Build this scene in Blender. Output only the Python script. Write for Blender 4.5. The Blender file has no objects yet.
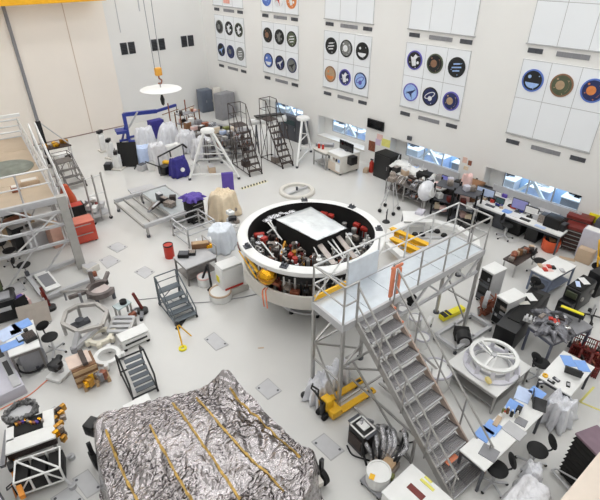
import bpy, bmesh, math, random
from mathutils import Vector, Matrix
C = bpy.context.scene.collection
PI = math.pi
rnd = random.Random(7)
# ---------------------------------------------------------------- camera model (for reading floor points off the survey of the room)
F, TAN, H = 470.0, 0.63, 9.0
TH = math.atan(TAN); CS, SN = math.cos(TH), math.sin(TH)
_a = -505/F; _b = CS+TAN*SN; _n = math.hypot(_a, _b)
E1 = (_a/_n, _b/_n); E2 = (E1[1], -E1[0])
def P(x, y, z=0.0, X=None, Y=None):
    u = (x-300)/F; v = (250-y)/F
    dx = u; dy = CS+v*SN; dz = -SN+v*CS
    rx = dx*E2[0]+dy*E2[1]; ry = dx*E1[0]+dy*E1[1]
    t = X/rx if X is not None else Y/ry if Y is not None else (z-H)/dz
    return Vector((rx*t, ry*t, H+dz*t))
def ang(p, q): return math.atan2(q[1]-p[1], q[0]-p[0])
# ---------------------------------------------------------------- materials
def M(name, col, rough=.5, metal=0.0, var=.06, scale=6.0, bump=0.0, bscale=40.0, **kw):
    m = bpy.data.materials.new(name); m.use_nodes = True
    nt = m.node_tree; b = nt.nodes['Principled BSDF']
    tc = nt.nodes.new('ShaderNodeTexCoord'); nz = nt.nodes.new('ShaderNodeTexNoise')
    nz.inputs['Scale'].default_value = scale; nz.inputs['Detail'].default_value = 3
    nt.links.new(tc.outputs['Object'], nz.inputs['Vector'])
    rp = nt.nodes.new('ShaderNodeValToRGB')
    lo = [max(0, c*(1-var)) for c in col]; hi = [min(1, c*(1+var)) for c in col]
    rp.color_ramp.elements[0].color = (*lo, 1); rp.color_ramp.elements[1].color = (*hi, 1)
    rp.color_ramp.elements[0].position = .3; rp.color_ramp.elements[1].position = .7
    nt.links.new(nz.outputs['Fac'], rp.inputs['Fac']); nt.links.new(rp.outputs['Color'], b.inputs['Base Color'])
    b.inputs['Roughness'].default_value = rough; b.inputs['Metallic'].default_value = metal
    if bump:
        n2 = nt.nodes.new('ShaderNodeTexNoise'); n2.inputs['Scale'].default_value = bscale; n2.inputs['Detail'].default_value = 4
        nt.links.new(tc.outputs['Object'], n2.inputs['Vector'])
        bp = nt.nodes.new('ShaderNodeBump'); bp.inputs['Strength'].default_value = bump; bp.inputs['Distance'].default_value = .05
        nt.links.new(n2.outputs['Fac'], bp.inputs['Height']); nt.links.new(bp.outputs['Normal'], b.inputs['Normal'])
    for k, v in kw.items(): b.inputs[k.replace('_', ' ')].default_value = v
    return m
def S(r, g, b):
    f = lambda c: (c/255/12.92) if c/255 <= .04045 else ((c/255+.055)/1.055)**2.4
    return (f(r), f(g), f(b))
white   = M('white_paint', S(232,232,230), .4, var=.02)
offwhite= M('offwhite_paint', S(214,210,202), .45, var=.03)
cream   = M('cream_cloth', S(226,208,180), .8, var=.06, bump=.3, bscale=8)
beige   = M('beige_panel', S(214,200,184), .5, var=.03)
lgrey   = M('light_grey_paint', S(188,188,190), .45, var=.04)
mgrey   = M('mid_grey_paint', S(138,138,142), .45, var=.05)
dgrey   = M('dark_grey_paint', S(74,76,82), .45, var=.08)
steel   = M('bare_steel', S(176,174,172), .38, .65, var=.08)
steeld  = M('dull_steel', S(128,124,122), .42, .6, var=.12)
alu     = M('aluminium', S(214,214,214), .32, .5, var=.04)
alum_p  = M('aluminium_plate', S(205,212,218), .28, .35, var=.05)
chrome  = M('chrome', S(220,220,222), .12, 1.0, var=.02)
black   = M('black_paint', S(22,22,24), .4, var=.15)
blackm  = M('black_matt', S(14,13,13), .75, var=.2)
rubber  = M('black_rubber', S(26,26,27), .8, var=.1)
brownd  = M('dark_brown_steel', S(64,52,48), .5, .2, var=.15)
red     = M('red_paint', S(190,50,34), .4, var=.08)
dred    = M('dark_red_paint', S(112,36,30), .45, var=.1)
orange  = M('orange_red_plastic', S(206,84,44), .45, var=.08)
orangep = M('orange_peach_plastic', S(232,140,104), .5, var=.08)
yellow  = M('yellow_paint', S(240,186,36), .45, var=.05)
yellowb = M('bright_yellow', S(240,226,40), .5, var=.05)
crane_y = M('crane_yellow', S(236,182,30), .45, var=.04)
gold    = M('gold_foil', S(226,166,40), .22, .9, var=.12, bump=.3, bscale=18)
goldb   = M('gold_bits', S(190,140,60), .35, .7, var=.3, scale=20)
blue    = M('blue_paint', S(52,66,150), .4, var=.08)
dblue   = M('dark_blue_cloth', S(52,48,132), .7, var=.15, bump=.4, bscale=8)
lblue   = M('light_blue_plastic', S(128,168,232), .45, var=.05)
pblue   = M('pale_blue_paper', S(196,212,242), .6, var=.05)
purple  = M('purple_cloth', S(92,72,160), .7, var=.1)
pink    = M('pink_paper', S(232,196,190), .6, var=.05)
tan     = M('tan_board', S(196,172,146), .55, var=.05, scale=3)
brown   = M('brown_board', S(128,92,62), .6, var=.15)
wood    = M('pale_wood', S(190,160,124), .6, var=.12)
green   = M('olive_green', S(120,124,66), .5, var=.1)
greyglass = M('dark_glass', S(70,84,86), .08, var=.1)
screen  = M('black_screen', S(14,16,20), .12, var=.1)
film    = M('clear_plastic_film', S(238,239,244), .28, var=.06, scale=5, bump=.7, bscale=9, Transmission_Weight=.08)
filmg   = M('grey_plastic_film', S(228,228,232), .26, var=.1, scale=5, bump=.8, bscale=10)
silver  = M('crumpled_silver', S(196,196,200), .25, .85, var=.25, scale=14, bump=.8, bscale=22)
hw      = M('mixed_hardware', S(150,140,132), .4, .5, var=.5, scale=25, bump=.3)
hwd     = M('dark_hardware', S(66,58,56), .45, .4, var=.6, scale=25, bump=.3)
rustb   = M('copper_brown', S(150,92,70), .45, .4, var=.25, scale=15)
lavender= M('lavender_grey', S(196,194,204), .5, var=.04)
# ---------------------------------------------------------------- geometry collector
class G:
    def __init__(s): s.bm = bmesh.new()
    def b(s, cx, cy, cz, sx, sy, sz, rz=0, rx=0, ry=0, bev=0):
        m = Matrix.Translation((cx,cy,cz)) @ Matrix.Rotation(rz,4,'Z') @ Matrix.Rotation(ry,4,'Y') @ Matrix.Rotation(rx,4,'X') @ Matrix.Diagonal((sx,sy,sz,1))
        r = bmesh.ops.create_cube(s.bm, size=1, matrix=m)
        if bev:
            es = list({e for v in r['verts'] for e in v.link_edges})
            bmesh.ops.bevel(s.bm, geom=es, offset=bev, segments=2, affect='EDGES', profile=.5)
        return s
    def bb(s, x0,y0,z0,x1,y1,z1, bev=0): return s.b((x0+x1)/2,(y0+y1)/2,(z0+z1)/2,abs(x1-x0),abs(y1-y0),abs(z1-z0),bev=bev)
    def _ring(s, c, d1, d2, r, n): return [s.bm.verts.new(c+d1*(math.cos(2*PI*i/n)*r)+d2*(math.sin(2*PI*i/n)*r)) for i in range(n)]
    def t(s, p, q, r, n=8, r2=None):
        p, q = Vector(p), Vector(q); d = q-p
        if d.length < 1e-6: return s
        d.normalize(); a = Vector((0,0,1)) if abs(d.z) < .9 else Vector((1,0,0))
        u = d.cross(a).normalized(); w = d.cross(u)
        A = s._ring(p,u,w,r,n); B = s._ring(q,u,w,r if r2 is None else r2,n)
        for i in range(n):
            f = s.bm.faces.new((A[i],A[(i+1)%n],B[(i+1)%n],B[i])); f.smooth = n > 4
        s.bm.faces.new(A[::-1]); s.bm.faces.new(B)
        return s
    def bar(s, p, q, w, h):
        p, q = Vector(p), Vector(q); d = (q-p); L = d.length; d.normalize()
        up = Vector((0,0,1)) if abs(d.z) < .97 else Vector((0,1,0))
        y = up.cross(d).normalized(); z = d.cross(y)
        m = Matrix((( d.x,y.x,z.x,0),(d.y,y.y,z.y,0),(d.z,y.z,z.z,0),(0,0,0,1)))
        bmesh.ops.create_cube(s.bm, size=1, matrix=Matrix.Translation((p+q)/2) @ m @ Matrix.Diagonal((L,w,h,1)))
        return s
    def pl(s, pts, r, n=8, close=False):
        pts = [Vector(p) for p in pts]
        if close: pts = pts+[pts[0]]
        for i in range(len(pts)-1): s.t(pts[i], pts[i+1], r, n)
        for p in pts[1:-1] if not close else pts[:-1]: s.sph(*p, r, 6, 4)
        return s
    def curve(s, pts, r, n=6, sub=5):
        pts = [Vector(p) for p in pts]; out = []
        for i in range(len(pts)-1):
            p0 = pts[max(0,i-1)]; p1 = pts[i]; p2 = pts[i+1]; p3 = pts[min(len(pts)-1,i+2)]
            for k in range(sub):
                t = k/sub; out.append(.5*((2*p1)+(p2-p0)*t+(2*p0-5*p1+4*p2-p3)*t*t+(3*p1-p0-3*p2+p3)*t**3))
        out.append(pts[-1])
        rings = []
        for i, p in enumerate(out):
            d = (out[min(i+1,len(out)-1)]-out[max(0,i-1)]).normalized()
            a = Vector((0,0,1)) if abs(d.z) < .95 else Vector((1,0,0))
            u = d.cross(a).normalized(); w = d.cross(u); rings.append(s._ring(p,u,w,r,n))
        for A, B in zip(rings, rings[1:]):
            for i in range(n):
                f = s.bm.faces.new((A[i],A[(i+1)%n],B[(i+1)%n],B[i])); f.smooth = True
        s.bm.faces.new(rings[0][::-1]); s.bm.faces.new(rings[-1])
        return s
    def cyl(s, x, y, z0, z1, r, r2=None, n=24): return s.t((x,y,z0),(x,y,z1),r,n,r2)
    def sph(s, x, y, z, r, u=14, v=10, sx=1, sy=1, sz=1):
        r_ = bmesh.ops.create_uvsphere(s.bm, u_segments=u, v_segments=v, radius=r, matrix=Matrix.Translation((x,y,z)) @ Matrix.Diagonal((sx,sy,sz,1)))
        for w in r_['verts']:
            for f in w.link_faces: f.smooth = True
        return s
    def lathe(s, prof, n=48, x=0, y=0, a0=0, a1=2*PI):
        full = abs(a1-a0-2*PI) < 1e-6; k = n if full else n+1
        rs = [[s.bm.verts.new((x+r*math.cos(a0+(a1-a0)*i/n), y+r*math.sin(a0+(a1-a0)*i/n), z)) for i in range(k)] for r, z in prof]
        for A, B in zip(rs, rs[1:]):
            for i in range(n):
                j = (i+1) % k
                try: f = s.bm.faces.new((A[i],A[j],B[j],B[i])); f.smooth = True
                except ValueError: pass
        return s
    def ring(s, x, y, z0, z1, ri, ro, n=48):
        s.lathe([(ri,z0),(ro,z0),(ro,z1),(ri,z1),(ri,z0)], n, x, y)
        for f in s.bm.faces[-0:] if False else []: pass
        return s
    def prism(s, pts, z0, z1):
        A = [s.bm.verts.new((p[0],p[1],z0)) for p in pts]; B = [s.bm.verts.new((p[0],p[1],z1)) for p in pts]
        n = len(pts)
        for i in range(n): s.bm.faces.new((A[i],A[(i+1)%n],B[(i+1)%n],B[i]))
        s.bm.faces.new(A[::-1]); s.bm.faces.new(B)
        return s
    def face(s, pts): s.bm.faces.new([s.bm.verts.new(p) for p in pts]); return s
    def to(s, name, mat, parent=None, kind=None, label=None, flat=False):
        bmesh.ops.remove_doubles(s.bm, verts=s.bm.verts, dist=1e-5)
        bmesh.ops.recalc_face_normals(s.bm, faces=s.bm.faces)
        me = bpy.data.meshes.new(name); s.bm.to_mesh(me); s.bm.free()
        me.materials.append(mat)
        if flat:
            for p in me.polygons: p.use_smooth = False
        else:
            try: me.set_sharp_from_angle(angle=math.radians(40))
            except Exception: pass
        o = bpy.data.objects.new(name, me); C.objects.link(o)
        if parent: o.parent = parent
        if kind: o['kind'] = kind
        if label: o['label'] = label
        return o
def tag(o, label, cat, group=None):
    o['label'] = label; o['category'] = cat
    if group: o['group'] = group
    return o
def thing(name, label, cat, loc=(0,0,0), rz=0, group=None, rot=None):
    o = bpy.data.objects.new(name, None); C.objects.link(o); o.empty_display_size = .1
    o.location = loc; o.rotation_euler = rot if rot else (0,0,rz)
    return tag(o, label, cat, group)
def kids(r): return [o for o in bpy.data.objects if o.parent is r]
def dup(root, loc, rz=0, label=None, rot=None, scale=None):
    r = root.copy(); C.objects.link(r); r.location = loc; r.rotation_euler = rot if rot else (0,0,rz)
    if label: r['label'] = label
    if scale: r.scale = scale
    for ch in kids(root):
        c = ch.copy(); C.objects.link(c); c.parent = r
        for g in kids(ch):
            d = g.copy(); C.objects.link(d); d.parent = c
    return r
def rect(pa, pb, pc, z):
    """centre, heading and two side lengths of a rectangle whose corners a-b-c are read at height z"""
    a, b, c = P(*pa, z), P(*pb, z), P(*pc, z)
    th = ang(a, b); L = (b-a).length
    n = Vector((-math.sin(th), math.cos(th), 0)); w = (c-b).dot(n)
    ctr = (a+b)/2+n*w/2
    return Vector((ctr.x, ctr.y, 0)), th, L, abs(w)
XR, YB, XL, YF, ZC = 17.7, 28.64, -2.6, -2.6, 12.6
LAMP_W, EXPO = 29.5, 0.0
# ================================================================ setting
def floor_mat():
    m = M('epoxy_floor', S(213,212,209), .24, var=.015, scale=.8)
    return m
wall_m = M('wall_paint', S(234,233,230), .6, var=.012, scale=.7)
door_m = M('hangar_door_paint', S(243,235,225), .6, var=.012, scale=.7)
panel_m = M('wall_panel_paint', S(236,239,242), .5, var=.012, scale=.7)
line_m = M('panel_joint', S(176,176,176), .6, var=.05)
fm = floor_mat()
def struct(o): o['kind'] = 'structure'; return o
struct(G().bb(XL-.2,YF-.2,-.1,XR+2.2,YB+.2,0).to('floor', fm))
struct(G().bb(XL-.2,YF-.2,ZC,XR+2.2,YB+.2,ZC+.2).to('ceiling', wall_m))
struct(G().bb(XL-.2,YB,0,XR+.2,YB+.2,ZC).to('wall_back', wall_m))
struct(G().bb(XL-.2,YF,0,XL,YB,ZC).to('wall_left', wall_m))
struct(G().bb(XL-.2,YF-.2,0,XR+.2,YF,ZC).to('wall_front', wall_m))
# right wall with four window openings
WIN = [(19.25,22.85),(14.65,18.0),(9.4,13.1),(4.48,8.2)]
ZW0, ZW1 = .62, 1.68
g = G(); ys = [YF] + sorted(v for w in WIN for v in w) + [YB]
for i in range(0, len(ys), 2): g.bb(XR,ys[i],0,XR+.2,ys[i+1],ZC)
for a, b in WIN: g.bb(XR,a,0,XR+.2,b,ZW0); g.bb(XR,a,ZW1,XR+.2,b,ZC)
struct(g.to('wall_right', wall_m))
# the lit room behind the windows
lab_wall = M('lab_wall_blue', S(176,206,236), .5, var=.12, scale=1.2)
g = G()
g.bb(XR+2.0,YF,0,XR+2.1,YB,3); g.bb(XR+.2,YF,2.6,XR+2.1,YB,2.7)
struct(g.to('wall_lab', lab_wall))
glass_m = bpy.data.materials.new('window_glass'); glass_m.use_nodes = True
_b = glass_m.node_tree.nodes['Principled BSDF']
_nz = glass_m.node_tree.nodes.new('ShaderNodeTexNoise'); _rp = glass_m.node_tree.nodes.new('ShaderNodeMapRange')
_rp.inputs['To Min'].default_value = .02; _rp.inputs['To Max'].default_value = .06
glass_m.node_tree.links.new(_nz.outputs['Fac'], _rp.inputs['Value']); glass_m.node_tree.links.new(_rp.outputs['Result'], _b.inputs['Roughness'])
_b.inputs['Base Color'].default_value = (.85,.93,1,1); _b.inputs['Transmission Weight'].default_value = 1; _b.inputs['IOR'].default_value = 1.1
for i, (a, b) in enumerate(WIN):
    D = .55
    r = bpy.data.objects.new('window_%d' % (i+1), None); C.objects.link(r); r['kind'] = 'structure'; r.location = (XR, (a+b)/2, ZW0)
    h = (b-a)/2; zt = ZW1-ZW0
    g = G(); g.bb(.2,-h-.05,-.05,D,h+.05,0); g.bb(.2,-h-.05,zt,D,h+.05,zt+.05); g.bb(.2,-h-.05,0,D,-h,zt); g.bb(.2,h,0,D,h+.05,zt)
    g.to('window_reveal', wall_m, r)
    g = G(); k = 3; e = .045; ya, yb = -h+.12, h-.62; zb = .22
    for j in range(k+1): y = ya+(yb-ya)*j/k; g.bb(D-.06,y-e/2,zb,D,y+e/2,zt)
    g.bb(D-.06,ya,zb,D,yb,zb+e); g.bb(D-.06,ya,zt-e,D,yb,zt)
    g.to('window_frame', lgrey, r)
    G().bb(D-.06,-h,0,D,h,zb).bb(D-.06,yb,zb,D,h,zt).bb(D-.06,-h,zb,D,ya,zt).to('window_surround', wall_m, r)
    G().bb(D-.035,ya+.02,zb+.03,D-.025,yb-.02,zt-.03).to('window_pane', glass_m, r)
    G().bb(-.03,-h-.04,-.06,.2,h+.04,-.01).to('window_sill', offwhite, r)
# things seen in the lab through the glass: white braces, consoles and screens
lab = random.Random(3)
for i, (a, b) in enumerate(WIN):
    ym = (a+b)/2
    t = thing('brace', ['white crossed brace behind the window nearest the back corner','white crossed brace behind the window next to the wall screen','white crossed brace behind the window over the cluttered bench','white crossed brace behind the window over the long desk row'][i], 'brace', (XR+.85,ym+.2,0), 0, 'braces behind the windows')
    G().bar((0,-.9,.3),(0,.9,2.3),.09,.12).to('strut', white, t); G().bar((.13,-.9,2.3),(.13,.9,.3),.09,.12).to('strut', white, t)
    for k in range(3):
        y = a+.5+k*(b-a-.8)/2
        t = thing('lab_console', ['dark console','blue console','grey console'][k]+' seen through the window '+['nearest the back corner','left of the wall screen','over the cluttered bench','over the long desk row'][i], 'console', (XR+1.5,y,0), 0, 'consoles in the lab behind the glass')
        G().b(0,0,.45,.6,1.0,.9,bev=.02).to('cabinet', [mgrey,pblue,lgrey][k], t)
        G().b(.05,.05,1.2,.08,.7,.42,bev=.01).b(.05,.05,.95,.2,.2,.1).to('monitor', [screen,lgrey,dgrey][k], t)
        G().b(0,0,.92,.7,1.05,.04).to('top', white, t)
# panels, joints and vents of the right wall
BAY = [25.77,21.08,16.18,11.27,6.22]
for i, yc in enumerate(BAY):
    g = G(); g.bb(XR-.025,yc-1.5,6.4,XR,yc+1.5,9.2); g.bb(XR-.025,yc-1.5,3.24,XR,yc+1.5,5.88)
    p = struct(g.to('trim_%d' % (i+1), panel_m))
    g = G()
    for z0, z1 in ((6.4,9.2),(3.24,5.88)):
        for k in (-.5,.5,1.5,-1.5): g.bb(XR-.03,yc+k-.008,z0,XR-.02,yc+k+.008,z1)
    for z in (4.56,7.7,3.25,5.87): g.bb(XR-.03,yc-1.5,z-.008,XR-.02,yc+1.5,z+.008)
    g.bb(XR-.06,yc-1.55,6.36,XR,yc+1.55,6.4); g.bb(XR-.05,yc-1.52,3.2,XR,yc+1.52,3.24)
    j = struct(g.to('trim_joints_%d' % (i+1), line_m))
    for lev, z in (('upper',6.17),('lower',2.93)):
        cols = 'slotted air vent %s the emblem panels, %s' % ('above' if lev == 'upper' else 'below', ['bay by back corner','second bay from corner','middle bay','bay over cluttered bench','bay over long desks'][i])
        v = thing('air_vent', cols, 'vent', (XR,yc,z), 0, 'slotted air vents of the right wall')
        gd, gl = G(), G()
        for y0, n, mt, nm in ((.92,2,dgrey,'end_grille'),(-.6,4,mgrey,'middle_grille'),(-1.46,2,dgrey,'end_grille')):
            g = G(); g.bb(-.012,y0,-.08,0,y0+n*.27-.03,.08)
            for q in range(n): g.bb(-.03,y0+q*.27,-.075,-.01,y0+q*.27+.24,.075)
            g.to(nm, mt, v)
# round emblem plaques
EM = M
mats = {}
def em(c):
    if c not in mats: mats[c] = M('emblem_%d_%d_%d' % c, S(*c), .5, var=.1, scale=8)
    return mats[c]
K, W, GY, BL, NV, PU, OR, TN, GN, LB = (26,28,30),(226,228,230),(120,122,120),(90,120,196),(34,44,92),(98,92,178),(214,130,70),(176,150,120),(84,92,70),(160,190,236)
BR = (140,104,80)
def plaque(y, z, rim, face, motif, mc, desc, where):
    t = thing('emblem_plaque', desc+' round emblem, '+where, 'emblem', (XR-.025,y,z), group='round emblem plaques on the right wall', rot=(PI/2,0,-PI/2))
    n = 32
    G().lathe([(.33,0),(.38,0),(.38,.03),(.33,.035),(.33,0)], n).to('rim', em(rim), t)
    G().t((0,0,0),(0,0,.02),.335,n).to('face', em(face), t)
    g = G()
    if motif == 'planet':
        g.prism([(.26*math.cos(a),.26*math.sin(a)) for a in [PI+.3+k*(PI-.6)/10 for k in range(11)]], .02, .03); g.prism([(-.13+.06*math.cos(a),.12+.06*math.sin(a)) for a in [k*PI/5 for k in range(10)]], .02, .03)
    elif motif == 'disc':
        g.prism([(-.05+.15*math.cos(k*PI/8),.0+.15*math.sin(k*PI/8)) for k in range(16)], .02, .03); g.prism([(.0+.24*math.cos(a),.0+.24*math.sin(a)) for a in [-.9+k*.2 for k in range(10)]]+[(.04+.2*math.cos(a),.0+.24*math.sin(a)) for a in [.9-k*.2 for k in range(10)]], .02, .03); g.t((-.17,.19,.02),(-.17,.19,.03),.035,8)
    elif motif == 'bars':
        for q in range(3): g.b(0,.13-.13*q,.025,.42-.06*abs(q-1)*2,.05,.01,rz=.15)
    elif motif == 'wing':
        g.prism([(-.26,-.04),(.0,.05),(.27,.16),(.05,-.06),(.08,-.24),(-.06,-.07)], .02, .03)
    elif motif == 'orbit':
        pts = [(.25*math.cos(k*PI/12),.1*math.sin(k*PI/12)+.05) for k in range(24)]; c, s_ = math.cos(.5), math.sin(.5)
        g.pl([(x*c-y*s_, x*s_+y*c, .025) for x, y in pts], .018, 5, True); g.t((0,-.08,.02),(0,-.08,.03),.1,14)
    elif motif == 'fig':
        g.prism([(-.08,-.24),(.1,-.2),(.06,.05),(.16,.16),(.02,.24),(-.08,.1),(-.2,.14)], .02, .03); g.t((.17,-.08,.02),(.17,-.08,.03),.06,12)
    for sx_, sy_ in ((.2,.17),(-.22,-.1),(.08,-.27)): g.t((sx_,sy_,.02),(sx_,sy_,.028),.02,6)
    g.to('motif', em(mc), t)
    return t
RW = {0:'top', 1:'upper', 2:'lower'}
CW = {0:'left', 1:'middle', 2:'right'}
BN = ['bay by back corner','second bay from corner','middle bay','bay over cluttered bench','bay over long desks']
TAB = {
 (0,1,0):(GY,K,'disc',GY,'black and grey'), (0,1,1):(K,K,'fig',W,'black with a white figure'), (0,1,2):(GN,K,'fig',W,'dark green-rimmed black'),
 (0,2,0):(NV,K,'wing',LB,'navy with a pale wing'), (0,2,1):(NV,NV,'disc',GY,'navy with a grey disc'), (0,2,2):(GY,GY,'bars',W,'grey with white bars'),
 (1,1,0):(K,K,'disc',BR,'black with a brown disc'), (1,1,1):(K,K,'fig',GY,'black with a grey figure'), (1,1,2):(K,GN,'bars',W,'dark green with white bars'),
 (1,2,0):(NV,BL,'planet',W,'blue with a white planet'), (1,2,1):(K,NV,'wing',W,'dark navy with a white wing'), (1,2,2):(NV,GY,'wing',K,'grey with a dark wing'),
 (1,0,0):(BL,BL,'disc',LB,'bright blue'), (1,0,1):(W,W,'wing',(190,60,50),'white with a red swoosh'), (1,0,2):(OR,OR,'fig',W,'orange'),
 (2,1,0):(K,K,'bars',W,'black with crossing white bars'), (2,1,1):(K,GY,'disc',W,'grey with a pale disc'), (2,1,2):(K,K,'planet',W,'black with a white planet'),
 (2,2,0):(BR,TN,'planet',OR,'tan and orange'), (2,2,1):(PU,NV,'fig',W,'purple with a white figure'), (2,2,2):(NV,LB,'orbit',PU,'pale blue with an orbit ring'),
 (3,1,0):(PU,K,'fig',W,'black with white figures'), (3,1,1):(GN,K,'disc',BR,'olive-rimmed black and brown'), (3,1,2):(K,K,'bars',LB,'black with pale blue bars'),
 (3,2,0):(PU,LB,'wing',NV,'purple and pale blue'), (3,2,1):(K,NV,'orbit',W,'dark navy with an orbit ring'), (3,2,2):(PU,NV,'disc',TN,'purple with a tan disc'),
 (4,1,0):(BL,K,'planet',LB,'blue-rimmed black with a pale blue planet'), (4,1,1):(BR,GN,'disc',TN,'brown-rimmed olive with a tan disc'), (4,1,2):(BL,NV,'disc',OR,'blue with an orange disc'),
}
ZR = {0:7.02, 1:5.22, 2:3.91}
for (bay,row,col), (rim,fc,mo,mc,desc) in TAB.items():
    plaque(BAY[bay]+1.0-col*1.0, ZR[row], rim, fc, mo, mc, desc, '%s row %s, %s' % (RW[row], CW[col], BN[bay]))
tag(G().b(XR-.03,25.83,6.95,.02,.62,.8).to('square_print', em((232,170,156))), 'pink square print high on the right wall near the back corner', 'print')
# back wall: hangar door, vents
g = G(); g.bb(6.6,YB-.1,0,9.27,YB,ZC-2); g.bb(9.3,YB-.1,0,11.4,YB,ZC-2)
d = struct(g.to('door_1', door_m))
g = G(); g.bb(XL,YB-.06,0,6.5,YB,ZC-2); struct(g.to('door_2', door_m))
struct(G().bb(6.46,YB-.2,0,6.6,YB,ZC-2).to('trim_door_post', mgrey))
struct(G().bb(9.265,YB-.11,0,9.305,YB,ZC-2).to('trim_door_seam', M('seam_tan', S(206,186,166), .6)))
struct(G().bb(12.15,YB-.03,5.2,12.18,YB,ZC-2).bb(13.5,YB-.04,6.2,13.55,YB,ZC-2).to('trim_conduit', lgrey))
for i, (xa, xb) in enumerate(((12.0,12.86),(13.95,14.8),(15.95,16.85))):
    v = thing('vent_louver', 'pair of dark louvers on the back wall, '+['nearest the hangar door','middle pair','nearest the corner'][i], 'vent', ((xa+xb)/2,YB,4.33), 0, 'dark louver pairs on the back wall')
    for sx in (-1, 1):
        g = G(); x0, x1 = (-.44,-.04) if sx < 0 else (.04,.44)
        g.bb(x0,-.03,-.32,x1,0,.32)
        l = g.to('louver', dgrey, v)
        g = G()
        for k in range(7): g.b((x0+x1)/2,-.045,-.26+k*.085,x1-x0-.04,.03,.02,rx=.5)
        g.to('slat', black, l)
for i, (y, z) in enumerate(((13.98,2.1),)): pass
# ceiling lamps
emit = bpy.data.materials.new('lamp_diffuser'); emit.use_nodes = True
_nb = emit.node_tree.nodes['Principled BSDF']; _nb.inputs['Base Color'].default_value = (.9,.9,.9,1)
_nb.inputs['Emission Color'].default_value = (.98,.99,1,1); _nb.inputs['Emission Strength'].default_value = 3.8
k = 0
for ix in range(5):
    for iy in range(8):
        x = -.4+ix*4.3; y = -1+iy*4.1
        t = thing('ceiling_lamp', 'white rectangular ceiling lamp over the hall', 'lamp', (x,y,ZC), 0, 'ceiling lamps')
        G().bb(-1.3,-.65,-.12,1.3,-.6,0).bb(-1.3,.6,-.12,1.3,.65,0).bb(-1.3,-.6,-.12,-1.25,.6,0).bb(1.25,-.6,-.12,1.3,.6,0).to('housing', white, t)
        G().bb(-1.25,-.6,-.09,1.25,.6,-.07).to('diffuser', emit, t)
        ld = bpy.data.lights.new('ceiling_light', 'AREA'); ld.shape = 'RECTANGLE'; ld.size = 2.4; ld.size_y = 1.1
        ld.energy = LAMP_W*(1.2 if iy > 5 else 1); ld.color = (.975,.99,1)
        lo = bpy.data.objects.new('ceiling_light', ld); C.objects.link(lo); lo.location = (x,y,ZC-.16)
for yb in (6.3,11.3,16.3,21.1):
    ld = bpy.data.lights.new('lab_light', 'AREA'); ld.shape = 'RECTANGLE'; ld.size = 1.0; ld.size_y = 3.5; ld.energy = 95; ld.color = (.9,.96,1)
    lo = bpy.data.objects.new('lab_light', ld); C.objects.link(lo); lo.location = (XR+1.1,yb,2.55)
w = bpy.data.worlds.new('World'); bpy.context.scene.world = w; w.use_nodes = True
w.node_tree.nodes['Background'].inputs[0].default_value = (.8,.85,.9,1); w.node_tree.nodes['Background'].inputs[1].default_value = .3
# camera
cam = bpy.data.cameras.new('camera'); co = bpy.data.objects.new('camera', cam); C.objects.link(co)
co.location = (0,0,H); co.rotation_euler = (PI/2-TH, 0, -math.atan2(E2[1], E1[1]))
cam.sensor_width = 36; cam.lens = 36*F/600; cam.clip_end = 200; cam.clip_start = .05
sc = bpy.context.scene; sc.camera = co
sc.view_settings.view_transform = 'Standard'; sc.view_settings.look = 'None'; sc.view_settings.gamma = 1; sc.view_settings.use_curve_mapping = False
sc.view_settings.exposure = EXPO
plate_rim = M('plate_rim', S(170,170,170), .5); plate_cover = M('plate_cover', S(194,194,196), .45, .1, var=.03)
# ================================================================ shared builders
def hz(base, top): b = P(*base); return P(*top, X=b.x).z if abs(b.x) > abs(b.y) else P(*top, Y=b.y).z
def drape(g, cx, cy, w, d, h, seed, z0=0.02, flare=1.18, amp=.1, n=22, rz=0):
    """loose sheet over a box: flat crumpled top, folds that open towards the hem"""
    c, s = math.cos(rz), math.sin(rz); off = Vector((seed*3.7, seed*1.3, seed)); na, nr = 72, 26; rows = []
    for j in range(nr+1):
        row = []; f = j/nr
        for i in range(na if j else 1):
            a = 2*PI*i/na; ca, sa = math.cos(a), math.sin(a); k = (abs(ca)**5+abs(sa)**5)**(-.2)
            if f < .6: m, z = f/.6*.86, h
            else: t = (f-.6)/.4; m, z = .86+.14*min(1,t*2.2)+(flare-1)*t*t, h*(1-t**1.15)
            q = Vector((ca*k*m*1.6, sa*k*m*1.6, z))+off
            fold = 1+amp*.55*max(0,f-.5)*2*(math.sin(a*9+seed)+.6*math.sin(a*15+2*seed)+noise.noise(q*2)) 
            x, y = ca*k*m*fold*w/2, sa*k*m*fold*d/2
            z += h*amp*.9*(noise.noise(q*1.1)+.5*abs(noise.noise(q*3)))*(1 if f < .6 else max(0,1-(f-.6)*2.5))
            row.append(g.bm.verts.new((cx+x*c-y*s, cy+x*s+y*c, max(z0,z+z0))))
        rows.append(row)
    for i in range(na): g.bm.faces.new((rows[0][0],rows[1][i],rows[1][(i+1)%na])).smooth = True
    for A, B in zip(rows[1:], rows[2:]):
        for i in range(na): g.bm.faces.new((A[i],B[i],B[(i+1)%na],A[(i+1)%na])).smooth = True
    return g
def solid(o, t=.012):
    m = o.modifiers.new('thickness','SOLIDIFY'); m.thickness = t; m.offset = 0; return o
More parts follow.
